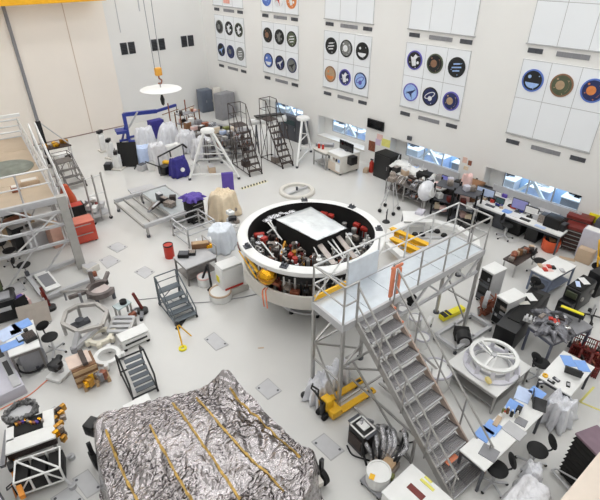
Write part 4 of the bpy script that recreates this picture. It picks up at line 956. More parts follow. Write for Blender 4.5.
t = onb('floor_jack','small black T-handled jack between stage and yellow beams','jack',386,222,0,.5)
G().cyl(0,0,0,.5,.025,n=8).t((-.15,0,.5),(.15,0,.5),.02).to('handle', black, t); G().lathe([(0,0),(.16,0),(.12,.06),(0,.1)],16).to('base', black, t)
# black cabinet, extinguisher, screen, posters
t, L, W = box_at('tall_cabinet','tall matt black cabinet standing against the right wall','cabinet',(375,152),(391,158),(398,153),hz((378,177),(376,152)),blackm,bev=.01)
zt = hz((378,177),(376,152)); G().b(-L/2-.012,0,zt/2,.02,W*.94,zt*.92,bev=.004).to('side_door', black, t); G().b(0,-W/2-.012,zt/2,L*.94,.02,zt*.92,bev=.004).to('front_door', black, t); G().t((L*.35,-W/2-.05,zt*.45),(L*.35,-W/2-.05,zt*.6),.012).to('handle', steel, t)
t = onb('fire_extinguisher','red fire extinguisher standing left of the tall black cabinet','fire extinguisher',371,172,0)
G().lathe([(0,0),(.1,0),(.11,.03),(.11,.48),(.06,.56),(.03,.6),(0,.6)],20).to('cylinder', red, t); G().b(0,0,.64,.05,.16,.05).cyl(0,0,.6,.66,.025,n=10).to('valve_handle', black, t); G().curve([(0,.05,.62),(.1,.14,.5),(.13,.1,.2)],.015).to('hose', black, t)
block(366,172,0,.3,.24,.2,.4,tan,'small tan box on the floor left of the red extinguisher','floor_box','box')
t = thing('mounted_screen','black wall-mounted screen between two windows of the right wall','screen',(XR,14.02,2.08))
G().bb(-.1,-.5,-.22,-.03,.5,.22,bev=.01).to('housing', black, t); G().bb(-.106,-.46,-.18,-.1,.46,.18).to('screen', screen, t); G().bb(-.03,-.15,-.1,0,.15,.1).to('bracket', dgrey, t)
def notice(px, py, w, h, m, lb, name='notice', cat='notice', th=.02):
    p = P(px,py,X=XR); o = G().bb(-th,-w/2,-h/2,0,w/2,h/2).to(name,m); o.location = (XR,p.y,p.z); return tag(o,lb,cat)
notice(380,137,.34,.26,pink,'pink notice on the right wall just below the black screen'); notice(378,142,.3,.3,M('notice_lilac',S(214,196,220),.6),'lilac notice below the pink notice under the black screen'); notice(386,143,.5,.36,M('notice_yellow',S(232,226,130),.6),'yellow notice on the right wall above the tall black cabinet')
notice(372,146,.4,.5,rustb,'brown framed picture low on the wall left of black cabinet'); notice(410,138,.22,.18,dgrey,'small dark grey wall box above the second window','mounted_box','box',.08)
notice(465,160,.2,.24,M('notice_peach',S(230,196,180),.6),'peach notice between the two nearest windows, upper left of its group'); notice(470,163,.16,.2,rustb,'brown small notice between the two nearest windows'); notice(466,168,.2,.16,cream,'cream notice between the two nearest windows, lowest'); notice(477,179,.08,.08,dgrey,'tiny dark socket plate left of the window nearest the camera','socket_plate','socket')
# white cart with dark screen
c, a, L, W = rect((328,151),(341,157),(356,150),.95)
t = thing('instrument_cart','white wheeled instrument cart with a wide dark screen by the right wall','cart',c,a)
G().b(0,0,.5,L,W,.84,bev=.015).to('body', offwhite, t); G().b(0,-W/2-.012,.3,L*.9,.02,.42,bev=.004).to('lower_door', beige, t); G().b(0,0,.94,L+.04,W+.04,.04,bev=.01).to('top', white, t)
for k in range(5): G().b(-L*.38+L*.19*k,-W/2-.02,.7,.1,.03,.14,bev=.008).to('control_module', [dgrey,white,hw,black,lblue][k], t)
G().b(.05,.1,1.2,L*1.0,.06,.42,bev=.01).to('screen_housing', screen, t); G().b(.05,.12,1.0,.2,.12,.12).to('screen_stand', dgrey, t); G().b(L/2+.15,0,.7,.3,.4,.4,bev=.03).to('side_module', black, t); G().b(L*.3,-W/2-.02,.35,.3,.02,.36).to('white_sheet', white, t)
for sx in (-1,1):
    for sy in (-1,1): G().cyl(sx*(L/2-.08),sy*(W/2-.08),0,.08,.05,n=10).to('caster', rubber, t)
t, L, W = table('side_bench','pale steel side bench with red items against the back right wall','bench',(313,148),(326,154),(331,149),.85,offwhite,steel,shelf=True)
for k, (px, py, m, lb) in enumerate(((319,148,red,'red can on the side bench by the wall, left one'),(323,149,red,'red can on the side bench by the wall, right one'))):
    t = onb('can',lb,'can',px,py,.85); G().lathe([(0,0),(.06,0),(.06,.2),(.05,.22),(0,.22)],14).to('body',m,t); G().cyl(0,0,.22,.25,.02,n=8).to('cap',white,t)
block(325,146,.85,.9,.3,.14,-.95,mgrey,'long grey instrument on the side bench under the window','instrument_box','instrument',lidm=lgrey)
# ================================================================ middle floor
# white ring frame with yellow beams
t = thing('lifting_frame','white polygonal lifting frame with two yellow beams beside the round stage','frame',(0,0,0),0)
c = P(432,243,.4); t.location = (c.x,c.y,0); t.rotation_euler = (0,0,SZ)
n = 10; R1 = 1.55; pts = [(R1*math.cos(2*PI*k/n+.1),R1*.98*math.sin(2*PI*k/n+.1)) for k in range(n)]
g = G()
for k in range(n): g.bar((*pts[k],.42),(*pts[(k+1)%n],.42),.26,.16)
g.to('ring_frame', white, t)
for k in range(0,n,2): l = G().bar((*pts[k],.05),(*pts[k],.36),.1,.1).to('leg', lgrey, t); G().cyl(*pts[k],0,.06,.1,n=14).to('foot', dgrey, l)
for (pa, pb) in (((391,229),(431,247)),((391,239),(420,252))):
    p, q = local(t,*pa,.55), local(t,*pb,.55); b = G().bar((*p,.5),(*q,.5),.06,.2).bar((*p,.6),(*q,.6),.2,.03).bar((*p,.41),(*q,.41),.2,.03).to('yellow_beam', yellow, t, label='yellow beam')
for px, py in ((415,235),(422,235),(437,232),(444,236)):
    x, y = local(t,px,py,.5); G().cyl(x,y,.5,.58,.12,.09,16).to('pad', blackm, t)
p = local(t,420,237,.5); G().b(0,.3,.44,2.2,.12,.08).to('cross_bar', lgrey, t); G().b(0,-.4,.44,2.4,.12,.08).to('cross_bar', lgrey, t)
t, L, W = table('low_table','small white low table behind the yellow beams','table',(404,221),(426,222),(432,212),.6,white,lgrey)
block(420,213,.6,.4,.3,.1,.3,lavender,'lavender box on small white low table behind yellow beams','small_box','box')
# pallet jack
p0, p1 = P(338,419,.1), P(377,394,.1); pa = ang(p1,p0)
q0 = P(327,402,.1); wj = .55
mid = P(325,415,.0)
t = thing('pallet_jack','yellow pallet jack with black handle, near the platform legs','pallet jack',(mid.x,mid.y,0),pa+PI)
for sy in (-1,1):
    f = G().bb(.25,sy*.2-.08,.1,1.35,sy*.2+.08,.17,bev=.015).to('fork', yellow, t); G().b(1.2,sy*.2,.172,.14,.08,.008).to('fork_slot', black, f); G().t((1.1,sy*.2-.04,.06),(1.1,sy*.2+.04,.06),.05,12).to('load_roller', rubber, f)
G().bb(.0,-.28,.08,.28,.28,.3,bev=.03).b(.05,0,.4,.2,.24,.3,bev=.03).to('chassis', yellow, t); G().cyl(-.08,0,.1,.5,.07,n=14).to('pump', black, t)
for sy in (-1,1): G().t((-.08,sy*.1-.03,.1),(-.08,sy*.1+.03,.1),.1,16).to('steer_wheel', rubber, t)
G().t((-.08,0,.45),(-.32,0,1.02),.025).to('tow_bar', black, t); G().pl([(-.32,-.12,1.0),(-.3,-.1,1.14),(-.4,0,1.24),(-.3,.1,1.14),(-.32,.12,1.0)],.02,8,True).to('handle_loop', black, t)
# wrapped white things under the platform
for k, (px, py, w, d, h, lb) in enumerate(((318,391,.5,.42,.5,'crumpled white plastic bundle beneath platform, left of pallet jack forks'),(329,381,.55,.4,.4,'crumpled white plastic bundle beneath platform, against its leg'),(340,372,.45,.4,.4,'smaller white plastic bundle deeper beneath the platform'))):
    p = P(px,py,.2); t = thing('plastic_bundle',lb,'bundle',(p.x,p.y,0),.4*k,'white plastic bundles under the platform'); solid(drape(G(),0,0,w,d,h,40+k,amp=.4,n=22).to('plastic_sheet', film, t)); G().b(0,0,h*.35,w*.6,d*.6,h*.6,bev=.04).to('contents', lavender, t)
t = onb('rod_with_knob','grey rod ending in a black knob left of the pallet jack','rod',305,398,0,-.9); G().t((0,0,.1),(.35,0,.1),.02).to('rod', lgrey, t); G().sph(-.02,0,.1,.09).to('knob', black, t)
# black chassis with silver hoses
zt = .62; t, L, W = box_at('electronics_chassis','open black electronics chassis with white edges, between foil and stairs','electronics',(349,424),(364,439),(377,430),zt,black,bev=.01)
for sx in (-1,1): G().b(sx*(L/2-.015),0,zt+.012,.03,W,.025).b(0,sx*(W/2-.015),zt+.012,L,.03,.025).to('white_edge', white, t)
G().b(-.02,.03,zt+.016,.24,.18,.03,bev=.005).to('white_unit', white, t); G().b(-.25,0,zt+.01,.1,.3,.02).b(.24,0,zt+.01,.1,.3,.02).to('top_slot', dgrey, t)
G().b(0,-W/2-.02,.3,L*.8,.03,.3).to('front_grille', brownd, t)
t = onb('silver_hoses','bundle of silver and black hoses beside the open black chassis','hoses',384,450,0,.5)
rr = random.Random(17); g, g2 = G(), G()
for k in range(7): a = rr.uniform(-.5,.5); g.curve([(-.35,a*.4,.08+.02*k),(-.2,a,.45+.1*rr.random()),(.1,a+.1,.5+.12*rr.random()),(.35,a*.8,.1+.05*k)],.05,8,6)
for k in range(5): a = rr.uniform(-.5,.5); g2.curve([(-.5,a*.6,.04),(-.3,a,.4),(.2,a*1.2,.42),(.55,a*.9,.05)],.028,6,6)
g.to('silver_hose', silver, t); g2.to('black_hose', black, t)
t = onb('ground_cable','black cable looping on the floor by the open black chassis','cable',352,448,0); 
cp = [P(*q)-P(352,448) for q in ((347,446),(352,455),(362,459),(372,462),(380,465))]; G().curve([(v.x,v.y,.02) for v in cp],.02).to('cable', black, t)
t = onb('ground_cable','black cable running from the silver hoses under the stairs','cable',400,440,0)
cp = [P(*q)-P(400,440) for q in ((378,428),(392,437),(397,446),(410,443),(432,441),(455,450))]; G().curve([(v.x,v.y,.02) for v in cp],.018).to('cable', black, t)
c, a, L, W = rect((368,462),(389,477),(405,464),.22); t = thing('parts_tray','flat brown tray with olive front panel at the stair foot','tray',c,a)
G().b(0,0,.1,L,W,.16,bev=.01).to('tray', M('tray_grey_brown',S(160,148,136),.5), t); G().b(.1,0,.23,L*.5,W*.5,.14,bev=.02).to('brown_block', wood, t); G().b(.2,-W/2+.05,.2,L*.5,.12,.1,bev=.01).to('olive_panel', green, t)
drum(377,484,.24,.3,white,'round white drum with yellow sticker on grey dolly, bottom edge','drum','drum',0,mgrey)
p = P(372,477,.44); o = G().b(0,0,.004,.12,.1,.008).to('yellow_sticker', yellow); o.location = (p.x,p.y,.447); o.rotation_euler = (0,0,.4); tag(o,'yellow sticker on the lid of the round white drum','sticker')
zt = .62; c, a, L, W = rect((382,492),(412,464),(452,500),zt); t = thing('shipping_box','large flat white box with dark red label at the bottom edge','box',c,a)
G().b(0,0,zt/2,L,W,zt-.03,bev=.02).to('body', white, t); G().b(0,0,zt-.012,L+.02,W+.02,.03,bev=.008).to('lid', white, t)
x, y = local(t,416,492,zt); G().b(x,y,zt+.008,.13,.34,.012,rz=.0).to('red_label', dred, t, label='dark red label'); x, y = local(t,425,483,zt); G().b(x,y-.05,zt+.008,.06,.3,.01).b(x+.1,y,zt+.008,.05,.16,.01).to('yellow_mark', M('pale_yellow',S(226,220,110),.5), t, label='pale yellow tape marks')
# under and right of the platform
t = onb('caster_disc','white wheel disc with dark hub standing beyond the stairs','wheel',427,334,0,.3); G().t((0,-.05,.3),(0,.05,.3),.28,32).to('disc', white, t); G().t((0,-.07,.3),(0,.07,.3),.08,14).to('hub', black, t); G().b(0,0,.03,.3,.24,.06).to('foot', lgrey, t)
for k, (px, py, r, h, lb) in enumerate(((414,327,.18,.35,'small white round canister seen past the stair top'),(421,345,.2,.3,'second small white canister beyond the stairs'),(434,383,.36,.5,'large white round drum beyond the middle of the stairs'),(402,317,.16,.3,'white canister tucked behind stair top padding'))): drum(px,py,r,h,white,lb,'canister','canister',lidm=lavender)
p0, p1 = P(441,318,.1), P(463,308,.1); t = thing('striped_bar','bright yellow and black striped bar on the floor under the walkway','barrier',((p0.x+p1.x)/2,(p0.y+p1.y)/2,0),ang(p0,p1)); L = (p1-p0).length
G().b(0,0,.1,L,.22,.16,bev=.03).to('bar', yellowb, t); G().b(-L*.36,0,.19,.1,.23,.02).b(-L*.2,0,.19,.08,.23,.02).b(-L*.43,0,.19,.06,.23,.02).to('black_stripe', black, t)
t = onb('fan_motor','small black blower motor near the white ring table','motor',462,343,0,.7); G().t((-.2,0,.22),(.1,0,.22),.2,20).to('drum', black, t); G().t((-.23,0,.22),(-.2,0,.22),.13,18).to('intake', lgrey, t); G().b(.2,0,.15,.35,.4,.3,bev=.03).to('housing', blackm, t)
c, a, L, W = rect((436,334),(456,348),(486,322),.2); t = thing('floor_frame','low grey steel frame on the floor between walkway legs and ring table','frame',c,a)
for sx, sy, w, d in ((-1,0,.1,W),(1,0,.1,W),(0,-1,L,.1),(0,1,L,.1),(0,0,L,.08)): G().b(sx*L/2,sy*W/2,.15,w,d,.1).to('beam', lgrey, t)
for sx in (-1,1):
    for sy in (-1,1): G().cyl(sx*L/2,sy*W/2,0,.1,.05,n=10).to('foot', dgrey, t)
t = onb('black_tool','small black pump under the walkway beside its padding','pump',411,304,0,.4); G().sph(0,0,.2,.16,14,10).cyl(0,0,0,.1,.12,n=14).to('body', blackm, t); G().t((0,0,.3),(.15,.1,.4),.02).to('handle', dgrey, t)
# white ring on the floor, marker tape
t = onb('floor_ring','flat white ring lying on the floor behind the round stage','ring',297,192,0); G().lathe([(.62,.0),(.8,.0),(.8,.1),(.75,.14),(.62,.12),(.62,0)],48).to('ring', offwhite, t); G().b(0,0,.06,1.3,.1,.08).to('crossbar', lgrey, t); G().cyl(0,0,.1,.24,.05,n=10).to('centre_post', dgrey, t)
p0, p1 = P(241,189), P(267,181); L = (p1-p0).length; t = thing('marker_tape','black and cream striped marker strip on the floor behind the stage','floor marker',((p0.x+p1.x)/2,(p0.y+p1.y)/2,0),ang(p0,p1))
G().b(0,0,.004,L,.2,.008).to('strip', M('strip_cream',S(232,226,190),.5), t)
g = G()
for k in range(9): g.b(-L/2+L*(k+.5)/9,.02,.01,L/20,.2,.005,rz=-.5)
g.to('dark_stripes', black, t)
for q, lb in ((((255,388),(268,378),(282,391),(268,400)),'square floor plate right of the foil-covered assembly tip'),(((204,339),(214,332),(229,345),(216,351)),'floor plate between the step stool and the foil-covered assembly'),(((311,442),(324,433),(345,451),(331,461)),'floor plate left of the open black chassis'),(((99,260),(110,255),(121,261),(107,269)),'floor plate right of the scaffold foot, nearer one'),(((134,272),(145,266),(155,272),(145,279)),'floor plate above the white flat box'),(((107,247),(118,242),(128,247),(117,253)),'floor plate right of red tool chest, upper one'),(((72,479),(88,469),(103,489),(87,499)),'floor plate left of the foil-covered assembly'),(((50,499),(71,485),(85,500),(64,512)),'floor plate at the bottom edge left of the foil-covered assembly'),(((6,287),(20,281),(27,290),(12,297)),'floor plate left of the low wheeled frame'),(((108,163),(118,160),(126,164),(115,167)),'floor plate at the back, left of the white stands'),(((43,414),(55,406),(66,421),(54,430)),'floor plate right of the gold-fitted rover base')): plate(q, lb)
# more of the clutter on the two wall benches
rc = random.Random(91)
col = [('white',white),('black',black),('blue',blue),('grey',mgrey),('red',red),('silver',silver),('tan',tan),('lilac',lavender)]
itm = ['tool case','cable coil','test meter','small carton']
spots = ['left end of the long wall desk','middle of the long wall desk','right part of the long wall desk']
n_ = 0
for si in range(3):
    for q in range(7):
        cn, cm = col[(n_*3+si) % 8]; nm = itm[q % 4]; f = (si+(q+.5)/7)/3
        x = -2.05*0+f; p0_, p1_ = P(475,196,.8), P(563,227,.8); p = p0_.lerp(p1_,f)
        off = rc.uniform(-.28,.28); p = Vector((p.x+off*.0+rc.uniform(-.25,.2),p.y,.8)); n_ += 1
        lab_ = '%s %s, at the %s' % (cn, nm, spots[si])
        t = thing(nm.replace(' ','_'),lab_,nm.split()[-1],p,wr+rc.uniform(-.6,.6))
        if nm == 'cable coil':
            g = G()
            for k in range(3): g.pl([((.1-.01*k)*math.cos(i*PI/7),(.1-.01*k)*math.sin(i*PI/7),.015+.02*k) for i in range(14)],.012,5,True)
            g.to('coil',cm,t)
        else:
            w, d, h = rc.uniform(.12,.26), rc.uniform(.1,.2), rc.uniform(.05,.16); G().b(0,0,h/2,w,d,h,bev=.01).to('body',cm,t); G().b(0,0,h+.005,w*.6,d*.5,.01).to('face_plate',[lgrey,dgrey][q%2],t)
for k in range(3):
    px, py = 402+k*11, 168+k*5; p = P(px,py,.86)
    t = thing('covered_box',['white sheet-covered box at the left of the cluttered bench','white sheet-covered box at the middle of the cluttered bench','white sheet-covered box at the right of the cluttered bench'][k],'covered box',p,br); solid(drape(G(),0,0,.8,.55,.2,80+k,amp=.3).to('sheet',white,t)); G().b(0,0,.08,.5,.35,.14).to('box_body',lgrey,t)
t = onb('hardware_rack','low open rack of tangled grey hardware in front of cluttered bench','rack',406,200,0,br)
G().b(0,0,.3,2.0,.5,.03).b(0,0,.7,2.0,.5,.03).to('shelf', steeld, t)
for sx in (-1,0,1):
    for sy in (-1,1): G().b(sx*.98,sy*.23,.36,.04,.04,.72).to('post', steel, t)
for k in range(26):
    z = .32 if k % 2 else .72; g = G()
    if k % 3: g.b(rc.uniform(-.9,.9),rc.uniform(-.18,.18),z+.09,.1+.15*rc.random(),.12,.08+.12*rc.random(),rz=rc.random()*3,bev=.01)
    else: x0 = rc.uniform(-.9,.7); g.curve([(x0,-.2,z+.02),(x0+.1,.0,z+.25),(x0+.2,.1,z+.2),(x0+.25,-.2,z+.02)],.02)
    g.to('hardware_piece', [hw,hwd,silver,white,rustb,mgrey,steel][k%7], t)
# ================================================================ crane over the back of the hall
t = thing('overhead_crane_girder','yellow overhead crane girder along the back wall at top left','crane girder',(4.5,27.6,7.0))
G().bb(-6.6,-.3,0,6.6,.3,.7).to('girder', crane_y, t); G().bb(-6.6,-.4,-.04,6.6,.4,0).bb(-6.6,-.4,.7,6.6,.4,.74).to('flange', crane_y, t)
for sx in (-6,-2,2,6): G().t((sx,0,.74),(sx,0,5.58),.04).to('hanger', mgrey, t)
hk = P(161,90,Y=20.0); t = thing('crane_hook','white disc hanging from yellow hook block on two crane cables','crane hook',hk)
G().lathe([(0,-.02),(.6,-.02),(.86,.0),(.9,.03),(.86,.06),(.3,.1),(0,.12)],48).to('white_disc', white, t, label='white disc')
G().b(0,0,.78,.3,.2,.34,bev=.05).to('hook_block', M('hook_yellow',S(222,160,60),.5), t, label='yellow hook block'); G().curve([(0,0,.62),(0,0,.5),(.1,0,.4),(.05,0,.28),(-.08,0,.3)],.035).to('hook', rustb, t); G().cyl(0,0,.1,.34,.03,n=10).to('shackle', steel, t)
for sx in (-.14,.14): G().t((sx,0,.9),(sx*1.6,0,ZC-hk.z),.014).to('cable', mgrey, t)
G().t((0,0,-.02),(0,0,-.2),.02).lathe([(0,-.7),(.07,-.62),(.1,-.4),(.04,-.2),(0,-.2)],14).to('hanging_weight', black, t)
# ================================================================ back corner cabinets
def cab(label, p0, p1, tp, m, d=.7, nd=2, name='tall_cabinet'):
    a, b = P(*p0), P(*p1); h = hz(p0, tp); L = (b-a).length; th = ang(a,b); c = (a+b)/2+Vector((-math.sin(th),math.cos(th),0))*d/2
    t = thing(name,label,'cabinet',(c.x,c.y,0),th); G().b(0,0,h/2,L,d,h,bev=.01).to('body', m, t)
    for k in range(nd): dr = G().b(-L/2+L*(k+.5)/nd,-d/2-.012,h/2,L/nd-.03,.022,h-.1,bev=.004).to('door', m, t); G().b(-L/2+L*(k+.5)/nd+L/nd*.35,-d/2-.03,h*.5,.03,.02,.16).to('handle', steel, dr)
    return t, L, h
slate = M('slate_blue_grey', S(98,106,120), .45, var=.05)
cab('slate grey tall cabinet in the back corner, left one',(203,113),(214,111),(202,91),slate)
cab('grey tall cabinet in the back corner, right one',(223,121),(236,117),(222,95),mgrey)
cab('tall cream panel cabinet between the two grey corner cabinets',(216,112),(223,111),(216,88),offwhite,d=.3,nd=1)
t, L, h = cab('wide dark grey equipment enclosure against right wall, near the back corner',(281,137),(304,145),(281,113),dgrey,d=.32,nd=3,name='equipment_enclosure')
G().b(-L*.1,-.42,h-.25,L*.7,.02,.25).to('display_strip', greyglass, t)
# black rolling ladders
def ladder_at(label, f0, f1, top, H_, n, grp='dark rolling ladders at the back'):
    a, b = P(*f0), P(*f1); return rolling_ladder('rolling_ladder',label,((a.x+b.x)/2,(a.y+b.y)/2,0),ang(a,b),H_,n,(b-a).length,brownd,1.3,grp,.95)
ladder_at('dark brown rolling ladder, left one of the pair at the back',(250,177),(262,174),(245,128),2.1,8)
ladder_at('dark brown rolling ladder, right one of the pair at the back',(283,169),(293,166),(273,126),2.1,8)
# white tripod stands
def aframe(label, feet, apex_px, z, m=white, bar=.09):
    fs = [P(*f) for f in feet]; c = sum(fs,Vector())/len(fs); t = thing('tripod_stand',label,'stand',(c.x,c.y,0),0)
    ap = Vector((0,0,z))
    for f in fs: l = G().bar((f.x-c.x,f.y-c.y,.08),(ap.x+(f.x-c.x)*.18,ap.y+(f.y-c.y)*.18,z),bar,bar).to('leg', m, t); G().cyl(f.x-c.x,f.y-c.y,0,.1,.07,n=12).to('foot', dgrey, l)
    n = len(fs)
    for i in range(n):
        p, q = fs[i]-c, fs[(i+1)%n]-c; G().bar((p.x*.95,p.y*.95,.25),(q.x*.95,q.y*.95,.25),.06,.06).bar((p.x*.55,p.y*.55,z*.55),(q.x*.55,q.y*.55,z*.55),.04,.04).to('crossbar', m, t)
    G().lathe([(0,z-.05),(.3,z-.05),(.34,z+.02),(.3,z+.1),(0,z+.12)],24).to('head', m, t)
    return t
aframe('white four-legged trestle tower in front of the left dark ladder',((190,180),(239,179),(222,163),(196,164)),(213,133),2.0)
aframe('white three-legged stand right of the dark ladders',((297,168),(311,152),(300,151)),(291,126),2.0,bar=.08)
t = onb('white_tube','long white horizontal tube on a dark cradle between the dark ladders','tube',268,150,0,-.35)
G().t((-.9,0,1.62),(1.0,0,1.62),.16,20).to('tube', white, t); G().t((-.95,0,1.62),(-.9,0,1.62),.18,20).to('end_cap', lgrey, t); G().t((1.0,0,1.62),(1.05,0,1.62),.18,20).to('end_cap', lgrey, t)
for x in (-.6,.7): G().bar((x,-.3,0),(x,0,1.5),.06,.06).bar((x,.3,0),(x,0,1.5),.06,.06).bar((x,-.3,.5),(x,.3,.5),.05,.05).to('cradle', dgrey, t)
G().b(.1,0,1.88,1.5,.35,.06).to('top_tray', black, t)
# long truss / hardware bench at the back
t, L, W = table('hardware_bench','long steel bench crowded with hardware behind the white trestle tower','bench',(186,127),(238,136),(234,126),.9,mgrey,steeld,shelf=True)
hb = t.rotation_euler.z; rr = random.Random(33)
nm_ = ['brown','white','pink','grey','dark','copper','tan','silver','cream','black','pale blue','olive','steel','beige']
mt_ = [brown,white,pink,mgrey,hwd,rustb,tan,silver,cream,black,pblue,green,steel,beige]
for k in range(14):
    px, py = 188+k*3.5, 126+k*.55+(-1)**k*2.4; block(px,py,.9,.24+.2*rr.random(),.25,.12+.35*rr.random(),rr.uniform(-.3,.3),mt_[k],nm_[k]+' hardware box on the long steel bench at the back','hardware_box','box',lidm=[lgrey,None][k%2])
for k, (px, py, lb) in enumerate(((172,132,'thin brown pole with crossbar behind the plastic-covered boxes, left'),(188,128,'thin brown pole with crossbar behind the plastic-covered boxes, right'))):
    t = onb('pole_stand',lb,'pole',px,py,0,.2); G().t((0,0,0),(0,0,1.7),.035).to('pole', rustb, t); G().t((-.5,0,1.15),(.7,0,1.2),.025).to('crossbar', brown, t); G().lathe([(0,0),(.25,0),(.25,.04),(0,.05)],18).to('base', brownd, t)
# blue engine crane
t = onb('engine_crane','dark blue engine crane with long raised boom at the back left','engine crane',129,141,0,-.25)
pz = lambda px, py: P(px,py,Y=t.location.y)
G().bar((0,0,.1),(0,0,1.55),.18,.18).to('mast', blue, t); 
b1, b2 = pz(131,119)-Vector(t.location), pz(176,105)-Vector(t.location); rz = -t.rotation_euler.z; rot2 = lambda v: Vector((v.x*math.cos(rz)-v.y*math.sin(rz), v.x*math.sin(rz)+v.y*math.cos(rz), v.z))
b1, b2 = rot2(b1), rot2(b2); bm_ = G().bar((0,0,1.5),b2.lerp(b1,.45),.18,.2).bar(b2.lerp(b1,.5),b2,.13,.14).to('boom', blue, t); G().t(b2,b2-Vector((0,0,.35)),.02).sph(b2.x,b2.y,b2.z-.4,.06).to('hook', black, bm_)
G().bar((0,-.4,.1),(0,.4,.1),.14,.12).bar((0,-.38,.1),(1.3,-.45,.1),.12,.1).bar((0,.38,.1),(1.3,.45,.1),.12,.1).bar((-.35,0,.1),(0,0,1.0),.1,.1).bar((-.5,0,.1),(.1,0,.1),.12,.1).to('base', blue, t)
G().t((.1,0,.7),(.75,0,1.55),.05).to('ram', lgrey, t); G().bb(-.6,-.35,.55,-.05,.35,.7).to('side_tray', blue, t)
for x, y in ((1.3,-.45),(1.3,.45),(-.45,0)): G().cyl(x,y,0,.08,.06,n=10).to('caster', rubber, t)
t = onb('leaning_board','black flat panel leaning on the light blue draped table','board',130,166,0,-.6)
G().b(0,0,.6,.9,.06,1.2,rx=-.3).to('panel', blackm, t); G().bar((-.3,-.5,.03),(-.3,.2,.03),.05,.05).bar((.3,-.5,.03),(.3,.2,.03),.05,.05).to('foot_frame', black, t)
for k, (px, py, h, lb) in enumerate(((104,151,1.0,'white stand with black top at the far left of the blue crane'),(112,158,.9,'white stand with dark knobs beside the blue crane base'),(119,169,.8,'white low post stand left of the leaning black panel'))):
    t = onb('post_stand',lb,'stand',px,py,0,.3*k); G().b(0,0,h*.5,.3,.3,h-.1,bev=.05).to('column', white, t); G().b(0,0,h+.06,.34,.18,.16,rz=.5,bev=.02).to('head', black, t); G().b(0,0,.04,.5,.5,.06,bev=.01).to('base', offwhite, t); G().sph(.16,-.1,h*.5,.06).to('knob', dgrey, t)
def draped(name, label, px, py, w, d, h, rz, m, seed, amp=.12, extra=None):
    t = onb(name,label,'covered equipment',px,py,0,rz); solid(drape(G(),0,0,w,d,h,seed,amp=amp,n=26,flare=1.1).to('cover', m, t)); G().b(0,0,h*.42,w*.66,d*.66,h*.8,bev=.03).to('body', lgrey, t); return t
draped('draped_table','table under light blue sheet between leaning black panel and plastic boxes',145,162,.85,.7,.8,-.3,pblue,51)
block(142,146,.9,.6,.5,.06,-.2,M('deep_blue_lid',S(70,104,180),.4),'blue flat lid on the light blue draped table','blue_lid','lid') if False else None
draped('covered_crate','crate under clear wrinkled plastic behind the black and yellow machine',159,163,.8,.65,.95,-.2,filmg,52,.2)
draped('covered_crate','tall equipment under clear plastic below the blue crane boom, left',147,148,.9,.6,1.0,-.2,film,53,.25)
draped('covered_crate','white-sheeted box just above the purple-blue tarp box',175,160,.8,.55,.8,.0,white,54,.1)
draped('covered_crate','rounded equipment under clear plastic below hanging white disc',170,146,1.0,.6,1.05,.2,film,55,.3)
draped('covered_crate','white plastic covered equipment right of the hanging disc weight',187,151,.95,.7,.95,.1,filmg,56,.3)
draped('covered_crate','grey plastic covered equipment beside the long hardware bench',203,157,1.0,.7,.95,.1,filmg,57,.3)
t = draped('tarp_box','box under dark purple-blue tarp with white round label',180,175,.8,.7,.8,-.1,dblue,58,.2)
G().t((.0,-.41,.42),(.0,-.47,.42),.1,18).to('round_label', white, t, label='white round label')
block(158,137,0,.8,.5,1.0,.0,dblue,'dark blue box among the plastic-covered equipment','equipment_box','box')
t = onb('floor_scrubber','black and yellow machine with long handle in front of plastic crate','machine',166,174,0,.4); G().b(0,0,.25,.55,.45,.4,bev=.06).to('body', black, t); G().b(.3,.1,.3,.25,.4,.5,bev=.04).to('yellow_side', yellow, t); G().t((-.2,0,.4),(-1.0,.2,.95),.03).to('handle', black, t); 
for sy in (-1,1): G().t((0,sy*.2-.03,.08),(0,sy*.2+.03,.08),.08,12).to('wheel', rubber, t)
t = onb('bent_bar','black bent bar on thin supports before the plastic-covered equipment row','bar',172,151,1.02,.1); 
t.location.z = 0; G().t((-.8,0,.95),(.7,.1,1.15),.04).t((-.1,.05,1.05),(-.3,-.3,.9),.035).t((.7,.1,1.15),(.85,.0,.95),.05).to('bar', black, t); G().t((-.8,0,0),(-.8,0,.95),.03).to('support', dgrey, t); G().t((.7,.1,0),(.7,.1,1.15),.03).to('support', dgrey, t)
# ================================================================ big grey lattice frame on the floor
zt = .55; c, a, L, W = rect((114,200),(144,225),(199,207),zt)
t = thing('lattice_table','large low grey frame table with glassy top, centre left','frame table',c,a)
for sy in (-1,1): G().b(0,sy*0,0,.01,.01,.01) if False else None
G().b(-L/2,0,zt-.06,.12,W,.16,bev=.01).to('long_beam', lgrey, t); G().b(L/2,0,zt-.06,.12,W,.16,bev=.01).to('long_beam', lgrey, t)
g = G()
for k in range(7): g.b(0,-W/2+W*k/6,zt-.1,L,.06,.1)
g.to('cross_member', steel, t)
G().b(L*.0,W*.24,zt-.03,L-.16,W*.46,.02).to('top_sheet', M('hazy_sheet',S(190,196,198),.15,.2,var=.05), t)
for sx in (-1,1):
    for sy in (-1,0,1): l = G().bar((sx*L/2,sy*W*.46,.08),(sx*L/2,sy*W*.46,zt-.1),.08,.08).to('leg', steel, t); G().cyl(sx*L/2,sy*W*.46,0,.1,.07,n=12).to('foot', dgrey, l)
